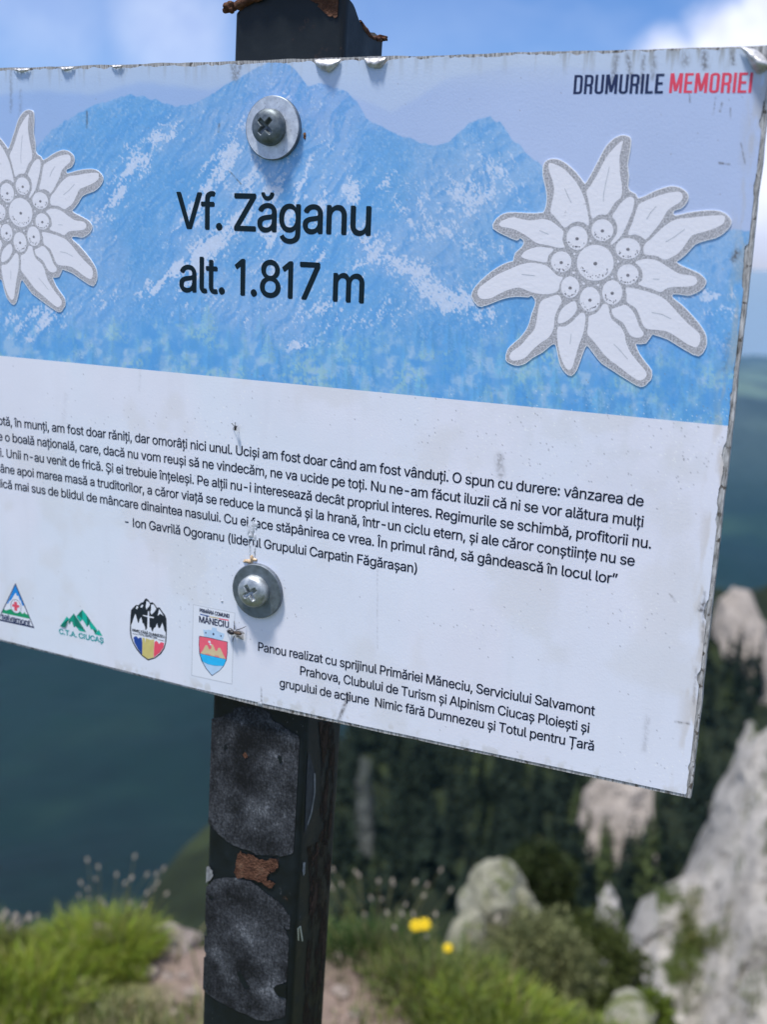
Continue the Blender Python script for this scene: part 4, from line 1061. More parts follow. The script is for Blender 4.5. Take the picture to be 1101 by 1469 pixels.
# black shield with cross and tricolour
B = lambda p: zz(p, 180, 850, 13.99)
mb = MB()
outl = [(425, 112), (470, 150), (500, 200), (550, 192), (600, 240), (635, 300), (690, 295), (740, 370), (800, 450), (828, 520), (835, 750), (825, 980), (790, 1120), (720, 1230), (600, 1320), (460, 1362), (340, 1275), (230, 1150), (150, 1010), (105, 880), (92, 740), (105, 480), (115, 350), (160, 300), (215, 245), (265, 250), (310, 205), (360, 190), (395, 130)]
flat_px(mb, B(outl), 0.0006, 0)
wht = [(120, 640), (140, 605), (160, 540), (180, 480), (205, 425), (225, 490), (245, 560), (255, 610), (275, 600), (290, 540), (320, 490), (340, 560), (345, 610), (370, 620), (400, 700), (405, 760), (440, 720), (447, 600), (450, 490), (355, 462), (355, 445), (452, 465), (457, 370), (480, 372), (483, 470), (575, 490), (572, 515), (485, 498), (487, 690), (515, 700), (545, 790), (580, 710), (610, 690), (640, 612), (660, 690), (680, 720), (710, 690), (745, 605), (770, 680), (785, 760), (815, 800), (800, 1000), (770, 1110), (700, 1210), (590, 1300), (460, 1335), (350, 1255), (245, 1130), (170, 1000), (130, 880), (116, 740)]
flat_px(mb, B(wht), 0.0008, 1)
for pts in ([(425, 165), (475, 190), (500, 235), (470, 290), (450, 300), (430, 340), (410, 290), (420, 230)], [(520, 240), (570, 235), (625, 320), (590, 380), (530, 440), (505, 400), (520, 320)], [(680, 330), (720, 380), (770, 470), (730, 440), (700, 420), (650, 470)], [(235, 260), (265, 290), (240, 330), (210, 320)], [(335, 240), (365, 250), (340, 300), (300, 290)]):
    flat_px(mb, B(pts), 0.0008, 1)
flat_px(mb, B([(165, 900), (205, 870), (235, 880), (262, 918), (300, 895), (330, 905), (345, 1000), (340, 1245), (255, 1130), (185, 1000)]), 0.0010, 2)
flat_px(mb, B([(345, 900), (390, 905), (400, 1010), (412, 910), (500, 945), (585, 940), (575, 1100), (568, 1302), (455, 1330), (342, 1250), (345, 1000)]), 0.0010, 3)
flat_px(mb, B([(590, 985), (625, 965), (655, 990), (680, 1030), (720, 990), (780, 1010), (770, 1095), (700, 1200), (572, 1302), (578, 1100)]), 0.0010, 4)
put_text(mb, 'NIMIC FĂRĂ DUMNEZEU', B([(142, 772)])[0], B([(792, 912)])[0], 0.0016, 0.0010, 0, 0.03)
put_text(mb, 'TOTUL PENTRU ȚARĂ', B([(272, 850)])[0], B([(645, 932)])[0], 0.0012, 0.0010, 0, 0.02)
for p, q in (((150, 815), (262, 838)), ((665, 935), (780, 962))):
    flat_px(mb, B([p, q, (q[0], q[1] + 11), (p[0], p[1] + 11)]), 0.0010, 0)
part(mb, 'shield_emblem', [inkm('emblem_black', 24, 32, 44), M_PAPER, inkm('tricolour_blue', 28, 66, 150), inkm('tricolour_yellow', 190, 178, 118), inkm('tricolour_red', 214, 76, 104)], panel)
# municipal sticker
B = lambda p: zz(p, 268, 860, 11.75)
mb = MB()
flat_px(mb, B([(112, 80), (820, 222), (815, 300), (790, 700), (770, 1430), (80, 1280)]), 0.0005, 0)
flat_px(mb, B([(120, 90), (812, 230), (806, 300), (782, 700), (762, 1418), (90, 1272)]), 0.0006, 1)
put_text(mb, 'PRIMĂRIA COMUNEI', B([(222, 208)])[0], B([(720, 308)])[0], 0.0021, 0.0008, 2, 0.03)
put_text(mb, 'MĂNECIU', B([(215, 380)])[0], B([(712, 475)])[0], 0.0036, 0.0008, 2, 0.025)
for x0, y0, x1, y1, k in ((228, 235, 383, 270, 3), (383, 275, 548, 305, 4), (548, 310, 710, 338, 5)):
    flat_px(mb, B([(x0, y0), (x1, y1), (x1, y1 + 20), (x0, y0 + 20)]), 0.0008, k)
flat_px(mb, B([(278, 505), (345, 515), (360, 505), (425, 515), (430, 465), (510, 480), (512, 520), (560, 545), (640, 575), (620, 660), (590, 685), (300, 622)]), 0.0008, 6)
for x, y, r in ((325, 558, 11), (455, 580, 15), (582, 612, 11)): flat_px(mb, B(ring(r, r * 1.4, x, y)), 0.0010, 2)
sh_ = [(212, 608), (400, 640), (560, 680), (694, 708), (692, 900), (676, 1020), (630, 1120), (560, 1200), (430, 1288), (330, 1170), (255, 1040), (215, 910), (206, 760)]
flat_px(mb, B(sh_), 0.0008, 2)
ctr = np.array([450, 930]); ins = ctr + (np.asarray(sh_, float) - ctr) * 0.965
flat_px(mb, B([p for p in ins[:5]] + [(668, 1005), (230, 905), tuple(ins[-1])]), 0.0010, 5)
flat_px(mb, B([(236, 902), (280, 850), (320, 770), (350, 765), (365, 800), (385, 840), (415, 830), (425, 800), (405, 765), (440, 750), (465, 800), (490, 860), (515, 865), (535, 815), (570, 812), (600, 880), (660, 1000)]), 0.0012, 4)
flat_px(mb, B([(228, 908), (668, 1008), (640, 1085), (620, 1115), (480, 1112), (360, 1085), (272, 1040)]), 0.0012, 7)
flat_px(mb, B([(272, 1044), (360, 1088), (480, 1116), (620, 1118), (560, 1188), (432, 1272), (330, 1150)]), 0.0010, 6)
for x in (340, 370, 400, 490, 515, 540): flat_px(mb, B([(x - 12, 925 + (x - 340) * .22), (x, 895 + (x - 340) * .22), (x + 12, 930 + (x - 340) * .22)]), 0.0014, 5)
flat_px(mb, B(ring(22, 20, 388, 712)), 0.0012, 1); flat_px(mb, B(ring(16, 14, 405, 752)), 0.0014, 1)
part(mb, 'municipal_sticker', [M_PLINE, M_PAPER, inkm('sticker_navy', 36, 44, 78), inkm('sticker_blue', 70, 96, 160), inkm('sticker_ochre', 196, 180, 150), inkm('sticker_crimson', 220, 92, 118), inkm('sticker_pale_blue', 168, 196, 232), inkm('sticker_cyan', 40, 172, 236)], panel)

# --- edelweiss cut-outs
fa = lambda p: zz(p, 670, 180, 5.505); fb = lambda p: zz(p, 860, 180, 5.505); fc = lambda p: zz(p, 670, 370, 5.505); fd = lambda p: zz(p, 860, 370, 5.505); fe = lambda p: zz(p, 780, 300, 6.881)
cat_ = np.concatenate
OUT = cat_([fa([(935, 462), (960, 440), (1010, 350), (1060, 255)]), fb([(60, 170), (120, 110), (165, 87), (205, 84), (240, 95), (252, 120), (245, 200), (225, 310), (235, 400), (228, 480), (245, 520), (290, 545), (315, 580), (400, 545), (450, 520), (540, 490), (595, 485), (650, 500), (695, 535), (705, 570), (690, 610), (650, 650), (600, 665), (585, 690), (605, 715), (700, 695), (800, 680), (900, 675), (960, 683), (1010, 710), (1045, 755), (1030, 800), (980, 850), (920, 885), (840, 905), (760, 935), (700, 1000), (650, 1045)]),
            fd([(612, 28), (635, 55), (700, 85), (790, 125), (835, 165), (845, 190), (830, 225), (790, 260), (720, 290), (660, 285), (590, 280), (580, 315), (650, 370), (720, 440), (790, 520), (835, 590), (850, 650), (840, 710), (790, 770), (700, 730), (600, 670), (540, 635), (450, 605), (420, 600), (370, 670), (300, 672), (290, 690), (320, 760), (370, 830), (415, 890), (412, 950), (390, 975), (350, 1010), (300, 1000), (200, 940), (100, 875), (30, 830)]),
            fc([(1040, 790), (990, 725), (962, 690), (935, 705), (900, 800), (870, 880), (830, 925), (790, 905), (750, 850), (730, 780), (712, 690), (690, 675), (660, 690), (600, 740), (520, 785), (470, 825), (410, 845), (350, 830), (315, 800), (325, 740), (350, 700), (420, 640), (470, 580), (500, 520), (520, 440), (545, 380), (548, 330), (515, 290), (490, 305), (400, 300), (300, 315), (220, 345), (120, 380), (80, 360), (45, 300), (60, 250), (110, 190), (200, 110), (300, 50), (365, 30)]),
            fa([(375, 1068), (390, 1010), (440, 965), (460, 920), (440, 890), (415, 885), (400, 903), (300, 860), (215, 810), (225, 760), (270, 715), (330, 692), (420, 692), (500, 697), (580, 695), (620, 680), (640, 600), (635, 510), (610, 400), (612, 320), (640, 280), (690, 268), (740, 278), (800, 315), (860, 370), (905, 425)])])
PET = [fa([(650, 305), (680, 300), (750, 330), (810, 380), (870, 450), (915, 530), (945, 620), (965, 720), (968, 790), (930, 770), (880, 760), (830, 775), (780, 808), (740, 770), (690, 710), (665, 680), (680, 600), (695, 510), (680, 430), (655, 360)]),
       cat_([fb([(195, 125), (180, 180), (165, 270), (170, 380), (185, 480), (180, 560), (130, 610), (70, 700), (30, 705)]), fa([(1040, 710), (995, 735), (975, 650), (965, 590), (950, 525), (985, 470), (1040, 380), (1080, 300)]), fb([(70, 240), (130, 170), (175, 130)])]),
       fb([(240, 565), (280, 580), (275, 650), (250, 720), (220, 790), (180, 870), (110, 940), (95, 930), (140, 860), (147, 800), (130, 750), (108, 720), (130, 680), (180, 610)]),
       fb([(600, 525), (650, 530), (665, 560), (650, 600), (590, 640), (540, 680), (500, 750), (440, 830), (375, 900), (340, 880), (290, 862), (232, 862), (270, 760), (310, 640), (340, 610), (430, 570), (520, 540)]),
       fb([(980, 710), (998, 740), (980, 780), (900, 820), (800, 850), (740, 870), (700, 920), (640, 1000), (580, 1040), (520, 1060), (450, 1030), (360, 1015), (365, 940), (420, 890), (480, 830), (540, 780), (620, 740), (720, 730), (850, 715)]),
       fd([(290, 35), (350, 10), (430, 12), (500, 40), (560, 80), (640, 125), (740, 140), (778, 170), (770, 205), (720, 225), (600, 230), (540, 240), (490, 270), (420, 245), (315, 210), (345, 170), (345, 110), (320, 65)]),
       fd([(218, 235), (300, 245), (400, 270), (500, 310), (570, 370), (640, 450), (720, 530), (790, 590), (805, 640), (790, 690), (760, 705), (700, 680), (640, 640), (560, 590), (480, 570), (390, 562), (350, 530), (325, 460), (290, 395), (225, 350), (222, 290)]),
       fd([(105, 405), (160, 385), (215, 370), (270, 420), (300, 480), (320, 540), (355, 590), (345, 620), (300, 630), (250, 610), (220, 560), (190, 510), (130, 470), (108, 440)]),
       cat_([fd([(35, 365), (75, 375), (85, 430), (110, 490), (170, 540), (205, 600), (215, 660), (250, 740), (310, 820), (370, 890), (378, 930), (350, 960), (310, 965), (240, 920), (150, 850), (70, 790), (10, 720)]), fc([(1000, 650), (958, 600), (965, 520), (970, 460), (1020, 440), (1060, 400)])]),
       fc([(905, 435), (940, 450), (938, 530), (920, 610), (890, 690), (860, 790), (835, 870), (800, 880), (770, 840), (740, 760), (722, 660), (722, 550), (780, 540), (840, 500)]),
       fc([(855, 340), (875, 400), (840, 460), (790, 500), (740, 518), (722, 500), (740, 430), (780, 380)]),
       fc([(725, 292), (755, 340), (725, 400), (700, 470), (690, 560), (650, 630), (590, 670), (520, 730), (470, 785), (410, 808), (360, 808), (342, 780), (360, 740), (430, 690), (490, 620), (540, 560), (560, 470), (575, 380), (600, 335), (660, 310)]),
       fc([(520, 38), (620, 55), (670, 90), (720, 140), (765, 155), (740, 200), (725, 260), (660, 285), (580, 285), (500, 265), (420, 235), (340, 250), (260, 285), (190, 320), (120, 322), (90, 290), (100, 240), (160, 190), (250, 130), (350, 85), (440, 50)]),
       fa([(435, 1030), (480, 985), (560, 960), (640, 965), (690, 980), (650, 1030), (635, 1080), (560, 1072), (470, 1055)]),
       fa([(260, 775), (300, 745), (370, 725), (440, 740), (520, 750), (600, 738), (670, 755), (730, 800), (770, 840), (760, 900), (775, 960), (720, 965), (640, 945), (560, 930), (500, 890), (440, 850), (360, 815), (280, 800)])]
FLO = [(518, 530, 182, 178), (338, 285, 105, 118), (588, 208, 108, 108), (840, 390, 122, 104), (840, 645, 105, 100), (685, 822, 100, 120), (465, 890, 100, 122), (270, 770, 90, 106), (182, 520, 102, 103)]
PVEIN = [(fa, [(780, 500), (800, 550), (830, 610)]), (fb, [(85, 330), (60, 440), (40, 540), (38, 600)]), (fb, [(455, 640), (410, 690), (380, 740)]), (fb, [(680, 820), (600, 880), (530, 920)]), (fd, [(480, 170), (430, 165)]), (fd, [(420, 430), (500, 445), (570, 480)]), (fd, [(120, 680), (170, 730), (230, 800)]), (fc, [(820, 680), (830, 600)]), (fc, [(440, 130), (540, 140)]), (fa, [(580, 830), (650, 860)])]
def border_build(g, b, pos, out):
    n1 = g.noise(pos, 1500, 2, 0.6)
    c = g.ramp(n1, [(0.34, ink(124, 126, 138)), (0.5, ink(158, 160, 174)), (0.64, ink(188, 190, 205))])
    g.nt.links.new(c, b.inputs['Base Color'])
M_BORDER = mat('speckled_grey_print', rough=0.5, spec=0.3, build=border_build)
def petal_build(g, b, pos, out):
    n1 = g.noise(pos, 700, 3, 0.6); n2 = g.noise(pos, 60, 4)
    c = g.mix(g.math('MULTIPLY', g.smooth(n1, 0.68, 0.74), g.smooth(n2, 0.5, 0.65)), ink(210, 212, 230), ink(130, 130, 145))
    g.nt.links.new(c, b.inputs['Base Color'])
    g.nt.links.new(g.n('ShaderNodeBump', {'Strength': 0.25, 'Distance': 0.0004, 'Height': n1}).outputs[0], b.inputs['Normal'])
M_PETALW = mat('white_petal_print', rough=0.45, spec=0.35, build=petal_build)
M_CUT = mat('white_cut_edge', (0.82, 0.82, 0.83), 0.5, var=0.05)
M_FLECK = mat('dark_fleck_print', ink(112, 112, 124), 0.5)
def edelweiss(du, dv, label):
    sh2 = lambda px: pl(px[:, 0], px[:, 1]) + np.array([du, dv])
    mb = MB(); o = sh2(OUT); n = len(o)
    o2 = spline(o, 2)
    cen = o2.mean(0); big_ = []
    for i in range(len(o2)):                      # white rim: outline pushed out a little
        t = o2[(i + 1) % len(o2)] - o2[i - 1]; t = t / (np.linalg.norm(t) + 1e-9); big_.append(o2[i] + np.array([t[1], -t[0]]) * 0.00035 * (1 if area2(o2) > 0 else -1))
    solid_uv(mb, np.array(big_), -0.0006, -0.0003, 0, 0)
    root = part(mb, 'edelweiss_plaque', M_CUT); root['label'] = label
    mb = MB(); flat_uv(mb, o2, 0.00062); part(mb, 'border', M_BORDER, root)
    mb = MB()
    for p in PET: flat_uv(mb, spline(sh2(p), 3), 0.00065)
    for f_, pts in PVEIN: stroke_uv(mb, sh2(f_(pts)), 0.00032, 0.00068, 1)
    part(mb, 'petals', [M_PETALW, M_PLINE], root)
    mb = MB(); rr = np.random.default_rng(3); th = np.linspace(0, 6.2832, 41)[:-1]
    for cx_, cy_, rx, ry in FLO:
        el = lambda k, ox2=0, oy2=0: fe(np.stack([cx_ + ox2 + rx * k * np.cos(th), cy_ + oy2 + ry * k * np.sin(th)], -1))
        flat_uv(mb, sh2(el(1.0)), 0.00065, 0)
        flat_uv(mb, sh2(fe(np.stack([cx_ + (14 + .03 * rx) * np.cos(th), cy_ + 8 + (12 + .03 * ry) * np.sin(th)], -1))), 0.00068, 1)
        for q in range(int(16 * rx / 100)):
            a_ = R(rr.uniform(15, 165)); k = rr.uniform(0.68, 0.9); r_ = rr.uniform(4, 10)
            x, y = cx_ + rx * k * math.cos(a_), cy_ + ry * k * math.sin(a_)
            d = np.array([[-r_, 0], [0, -r_ * .8], [r_ * .8, 0], [0, r_]])
            flat_uv(mb, sh2(fe(d + [x, y])), 0.00068, 1)
    for x, y in ((470, 315), (312, 443), (742, 518), (685, 670), (545, 750), (403, 735), (305, 628)):
        flat_uv(mb, sh2(fe(np.stack([x + 13 * np.cos(th[::4]), y + 12 * np.sin(th[::4])], -1))), 0.00065, 0)
    part(mb, 'florets', [M_PETALW, M_FLECK], root)
edelweiss(0, 0, 'edelweiss plaque at the right of the sign')
edelweiss(-0.32404, -0.01370, 'edelweiss plaque cut by the left frame edge')

# --- washers and cross-head bolts
def zinc_build(c0, c1, scr):
    def bld(g, b, pos, out):
        n1 = g.noise(pos, 240, 5, 0.65); n2 = g.noise(pos, 620, 4, 0.7)
        c = g.ramp(n1, [(0.3, c0), (0.65, c1)])
        c = g.mix(g.math('MULTIPLY', g.smooth(n2, 0.62, 0.7), scr), c, (0.12, 0.13, 0.15))
        g.nt.links.new(c, b.inputs['Base Color'])
        g.nt.links.new(g.ramp(n1, [(0.3, 0.42), (0.7, 0.6)]), b.inputs['Roughness'])
        g.nt.links.new(g.n('ShaderNodeBump', {'Strength': 0.25, 'Distance': 0.0004, 'Height': n1}).outputs[0], b.inputs['Normal'])
    return bld
M_Z1 = mat('bright_zinc', metal=0.55, build=zinc_build((0.44, 0.47, 0.52), (0.70, 0.74, 0.80), 0.7))
M_Z2 = mat('dull_zinc', metal=0.75, build=zinc_build((0.13, 0.155, 0.18), (0.22, 0.26, 0.29), 0.25))
M_B1 = mat('dark_bolt_steel', metal=0.7, build=zinc_build((0.07, 0.09, 0.10), (0.20, 0.23, 0.25), 0.4))
M_B2 = mat('bolt_steel', metal=0.85, build=zinc_build((0.27, 0.30, 0.32), (0.53, 0.56, 0.57), 0.3))
M_WEDGE = mat('washer_edge_zinc', metal=0.6, build=zinc_build((0.10, 0.12, 0.14), (0.24, 0.27, 0.31), 0.4))
def lathe_y(mb, prof, cu, cv, seg=64, mi=0):
    """profile (radius, height above the panel) turned round the panel's normal"""
    a_ = np.arange(seg) / seg * 2 * np.pi; rows = []
    for r_, h_ in prof: rows.append(np.stack([cu + r_ * np.cos(a_), np.full(seg, -h_), SIGN_Z - cv + r_ * np.sin(a_)], -1))
    mb.add(np.concatenate(rows), [f[::-1] for f in grid_faces(len(prof), seg, True)][::1], mi)
def bolt(cu, cv, mw_, mbolt, rot, lean, label):
    root = empty('bolt', (0, 0, 0)); root.parent = sign; root.matrix_parent_inverse = INV; root['label'] = label
    mb = MB(); Rw, Ri = 0.0150, 0.0046
    lathe_y(mb, [(Ri, 0.0004), (Ri, 0.0026), (Rw - 0.0004, 0.0028)], cu, cv, 96); lathe_y(mb, [(Rw - 0.0004, 0.0028), (Rw, 0.0025), (Rw, 0.0004)], cu, cv, 96, 1)
    part(mb, 'washer', [mw_, M_WEDGE], root, False)
    mb = MB(); nr, seg = 46, 128; a_ = np.arange(seg) / seg * 2 * np.pi; rows = []
    Rh = 0.0079
    cu2, cv2 = cu - 0.0010, cv - 0.0002
    for i in range(nr):
        r_ = Rh * i / (nr - 1)
        h0 = 0.0064 + 0.0020 * (1 - (r_ / Rh) ** 2.6) ** 0.7
        x, y = r_ * np.cos(a_), r_ * np.sin(a_); xr, yr = x * math.cos(rot) - y * math.sin(rot), x * math.sin(rot) + y * math.cos(rot)
        w = 0.0010 + 0.0003 * (1 - r_ / Rh)
        arm = np.minimum(np.maximum(np.abs(xr) - w, np.abs(yr) - 0.0046), np.maximum(np.abs(yr) - w, np.abs(xr) - 0.0046))
        core = np.hypot(xr, yr) - 0.0015
        dep = sstep(-np.minimum(arm, core), -0.0002, 0.0006) * (0.0034 - 0.5 * r_)
        rows.append(np.stack([cu2 + x, -(h0 - np.clip(dep, 0, 1)), SIGN_Z - cv2 + y], -1))
    rb = rows[-1].copy(); rb[:, 1] = -0.0061; c0_ = np.array([cu2, 0, SIGN_Z - cv2]); rb[:, [0, 2]] = c0_[[0, 2]] + (rb[:, [0, 2]] - c0_[[0, 2]]) * 1.06; rows.append(rb); rb = rb.copy(); rb[:, 1] = -0.0026; rb[:, [0, 2]] = c0_[[0, 2]] + (rb[:, [0, 2]] - c0_[[0, 2]]) * 1.05; rows.append(rb)
    mb.add(np.concatenate(rows), [f[::-1] for f in grid_faces(len(rows), seg, True)])
    part(mb, 'bolt_head', mbolt, root, True)
c1 = np.array([-0.0641, -0.1228]); c2 = pl(np.float64(371.5), np.float64(846.5))
bolt(c1[0], c1[1], M_Z1, M_B1, 0.75, 0, 'upper bolt with a bright scratched washer')
bolt(c2[0], c2[1], M_Z2, M_B2, 0.95, 0, 'lower bolt with a dull grey washer')

# --- torn and curled film along the edge, glue above the lower washer
M_FOIL = mat('curled_foil', metal=0.5, rough=0.4, build=zinc_build((0.30, 0.29, 0.28), (0.72, 0.72, 0.73), 0.5))
def curl(pa, pb, drop, lift, seed):
    """a flap of film hanging from the edge between two photo points, folded forward"""
    a_, b_ = pl(*map(np.float64, pa)), pl(*map(np.float64, pb)); n, k = 26, 12; rows = []
    for j in range(k):
        f = j / (k - 1); t = np.linspace(0, 1, n)
        sag = np.sin(np.pi * t) ** 0.7 * (0.75 + 0.5 * fbm(t * 5, t * 0 + seed, 3, seed))
        uv = a_ * (1 - t)[:, None] + b_ * t[:, None]
        v = uv[:, 1] + drop * f * sag; y = -0.0004 - lift * np.sin(np.pi * min(f * 0.9, 1)) * sag - 0.0008 * fbm(t * 9, t * 0 + f * 3, 3, seed + 1)
        rows.append(np.stack([uv[:, 0] + 0.0006 * (fbm(t * 7 + f, t * 0, 2, seed) - .5), y, SIGN_Z - v], -1))
    mb = MB(); mb.add(np.concatenate(rows), grid_faces(k, n)); return part(mb, 'curled_film', M_FOIL, panel, True)
curl((452, 86), (490, 85), 0.0056, 0.0024, 1); curl((524, 84), (556, 83), 0.0050, 0.0022, 2); curl((20, 99), (44, 98.5), 0.0020, 0.0009, 3); curl((88, 97), (108, 96), 0.0022, 0.0009, 4); curl((160, 94), (178, 93.5), 0.0016, 0.0007, 6)
mb = MB()                                              # dog-eared top right corner
cpx = np.array([(1062, 67), (1072, 80), (1080, 97), (1089, 106), (1098, 103), (1108, 96), (1112, 78)], float); epx = np.array([(1062, 67), (1074, 69), (1084, 71), (1092, 76), (1100, 84), (1106, 90), (1112, 78)], float)
A_, B_ = pl(cpx[:, 0], cpx[:, 1]), pl(epx[:, 0], epx[:, 1]); rows = []
A_ = spline(A_, 5, False); B_ = spline(B_, 5, False)
for j in range(9):
    f = j / 8; q = A_ * (1 - f) + B_ * f
    rows.append(np.stack([q[:, 0], -0.0006 - 0.004 * math.sin(math.pi * f) * np.sin(np.pi * np.linspace(0, 1, len(q))) - 0.001 * fbm(q[:, 0] * 700, q[:, 1] * 700 + f, 3, 5), SIGN_Z - q[:, 1]], -1))
mb.add(np.concatenate(rows), grid_faces(9, len(A_))); part(mb, 'curled_film', M_FOIL, panel, True)
M_GLUE = mat('dried_glue', (0.50, 0.36, 0.22), 0.5, var=0.5, vscale=900)
M_SMEAR = mat('silver_smear', (0.60, 0.62, 0.67), 0.5, metal=0.1, var=0.5, vscale=700)
def blobs(pts, name, m, seed, lift=0.8):
    r = np.random.default_rng(seed); mb = MB()
    for x, y, rx, ry in pts:
        u, v = pl(np.float64(x), np.float64(y)); t = np.linspace(0, 6.283, 15)[:-1]; k = 1 + 0.4 * (r.uniform(size=14) - 0.5)
        rim = np.stack([u + rx * np.cos(t) * k, np.full(14, -0.00040), SIGN_Z - v + ry * np.sin(t) * k], -1)
        top = rim * 0.45 + np.array([u, -0.0007, SIGN_Z - v]) * 0.55; top[:, 1] = -0.00045 - min(rx, ry) * lift
        mb.add(np.concatenate([rim, top]), [f[::-1] for f in grid_faces(2, 14, True)] + [tuple(range(14, 28))[::-1]])
    return part(mb, name, m, panel, True)
blobs([(357, 805, .0028, .0012), (362, 801, .0012, .0022), (366, 803, .0016, .001), (352, 805.5, .0012, .0006)], 'dried_glue', M_GLUE, 1)
blobs([(357, 760, .0009, .0032), (363, 757, .0011, .004), (368, 752, .0012, .0016), (360, 768, .0016, .0012), (366, 770, .0008, .0024), (359, 790, .0005, .004), (366, 789, .0006, .0045), (372, 1008, .0009, .0016), (375, 1009, .0006, .0012), (319, 862, .0007, .0007), (368, 757, .0007, .001)], 'silver_smear', M_SMEAR, 2, 0.25)

# --- the post: square steel tube, black paint, torn rusty top
def paint_build(g, b, pos, out):
    n1 = g.noise(pos, 70, 6, 0.65); n2 = g.noise(pos, 500, 3); sep_ = g.n('ShaderNodeSeparateXYZ', {0: pos})
    c = g.ramp(n1, [(0.3, (0.0025, 0.0045, 0.006)), (0.6, (0.005, 0.0095, 0.013)), (0.78, (0.011, 0.017, 0.022))])
    chip = g.math('MULTIPLY', g.smooth(n2, 0.68, 0.74), g.smooth(g.noise(pos, 24, 4), 0.52, 0.62))
    c = g.mix(g.math('MULTIPLY', chip, 0.7), c, (0.20, 0.20, 0.20))
    rst = g.math('MULTIPLY', g.smooth(g.noise(pos, 32, 5, 0.7), 0.60, 0.68), g.smooth(n2, 0.42, 0.6))
    c = g.mix(g.math('MULTIPLY', rst, 0.6), c, (0.07, 0.035, 0.022))
    g.nt.links.new(c, b.inputs['Base Color'])
    g.nt.links.new(g.ramp(n1, [(0.3, 0.42), (0.7, 0.6)]), b.inputs['Roughness'])
    g.nt.links.new(g.n('ShaderNodeBump', {'Strength': 0.3, 'Distance': 0.0008, 'Height': n1}).outputs[0], b.inputs['Normal'])
M_POST = mat('black_post_paint', spec=0.35, build=paint_build)
def rust_build(g, b, pos, out):
    n1 = g.noise(pos, 160, 6, 0.7); n2 = g.noise(pos, 700, 3)
    c = g.ramp(n1, [(0.3, (0.045, 0.022, 0.015)), (0.5, (0.115, 0.056, 0.036)), (0.7, (0.20, 0.115, 0.075))])
    g.nt.links.new(c, b.inputs['Base Color'])
    g.nt.links.new(g.n('ShaderNodeBump', {'Strength': 0.9, 'Distance': 0.0015, 'Height': g.math('ADD', n1, n2)}).outputs[0], b.inputs['Normal'])
M_RUST = mat('flaking_rust', rough=0.95, spec=0.1, build=rust_build)
PA, PB = -0.0958, 0.0265           # left face at the sign's origin height, lean of the post
WP, Y0, Y1, TH = 0.0608, 0.0048, 0.0520, 0.0028
def post_x(z, f): return PA + PB * (z - SIGN_Z) + WP * f
cr = 0.0035
ringp = []                        # (fraction across, depth) round the outside with rounded corners
for cxn, cyn, a0 in ((0, 0, 180), (1, 0, 270), (1, 1, 0), (0, 1, 90)):
    for k in range(5):
        a_ = R(a0 + 22.5 * k)
        ringp.append((cxn * WP + (cr if cxn == 0 else -cr) + cr * math.cos(a_), (Y0 if cyn == 0 else Y1) + (cr if cyn == 0 else -cr) + cr * math.sin(a_)))
full = []
for i in range(len(ringp)):
    p, q = np.array(ringp[i]), np.array(ringp[(i + 1) % len(ringp)])
    L = np.linalg.norm(q - p); n = max(1, int(L / 0.0025))
    for k in range(n): full.append(p + (q - p) * k / n)
full = np.array(full); nP = len(full)
# torn rim: height of the tube's top at each point round it
rim = np.zeros(nP)
for i, (x, y) in enumerate(full):
    if y < Y0 + 0.004: rim[i] = np.interp(x, [0, 0.012, 0.03, 0.045, 0.056, 0.061], [0.1770, 0.1830, 0.1845, 0.1845, 0.1835, 0.183])
    elif x > WP - 0.004: rim[i] = np.interp(y, [Y0, 0.012, 0.022, 0.034, 0.044, Y1], [0.183, 0.1815, 0.1745, 0.1695, 0.1715, 0.1730])
    elif y > Y1 - 0.004: rim[i] = np.interp(x, [0, 0.03, 0.0608], [0.180, 0.176, 0.1745])
    else: rim[i] = 0.179
t_ = np.arange(nP); rim += (fbm(t_ / 4.0, t_ * 0 + 1, 4, 33) - 0.5) * 0.004
zs = np.concatenate([[-0.4, 0.0, 0.5, 0.9], np.linspace(1.0, 1.62, 40)])
rows = []
for z in zs: rows.append(np.stack([post_x(z, 0) + full[:, 0], full[:, 1], np.full(nP, z)], -1))
rows.append(np.stack([post_x(SIGN_Z + rim, 0) + full[:, 0], full[:, 1], SIGN_Z + rim], -1))
cen = full.mean(0); inn = full + (cen - full) / np.linalg.norm(cen - full, axis=1)[:, None] * TH
rows.append(np.stack([post_x(SIGN_Z + rim, 0) + inn[:, 0], inn[:, 1], SIGN_Z + rim - 0.0005], -1))
rows.append(np.stack([post_x(1.55, 0) + inn[:, 0], inn[:, 1], np.full(nP, 1.55)], -1))
mb = MB(); mb.add(np.concatenate(rows), grid_faces(len(rows), nP, True))
post = part(mb, 'post', M_POST)
# rusty lip: bead of folded, corroded metal along the torn rim
def lip(idx, r0, outw, seed, lift=0.0):
    pts = []; rad = []
    for k, i in enumerate(idx):
        o2 = (full[i] - cen); o2 = o2 / np.linalg.norm(o2)
        nn_ = fbm(np.float64(k * 0.35), np.float64(seed), 4, seed)
        pts.append((post_x(SIGN_Z + rim[i], 0) + full[i][0] + o2[0] * outw * (0.3 + 1.2 * nn_), full[i][1] + o2[1] * outw * (0.3 + 1.2 * nn_), SIGN_Z + rim[i] + lift + (nn_ - 0.4) * 0.005)); rad.append(r0 * (0.6 + 0.9 * nn_))
    rad[0] *= 0.5; rad[-1] *= 0.5
    mb = MB(); tube(mb, pts, rad, 10)
    V = mb.v[0]; mb.v[0] = np.array([p + np.array([n3(p, 300), n3(p + 9, 300), n3(p + 4, 300)]) * 0.0009 for p in V])
    return part(mb, 'rusty_lip', M_RUST, post, True)
fr = [i for i in range(nP) if full[i][1] < Y0 + 0.0008]; fr = sorted(fr, key=lambda i: full[i][0])
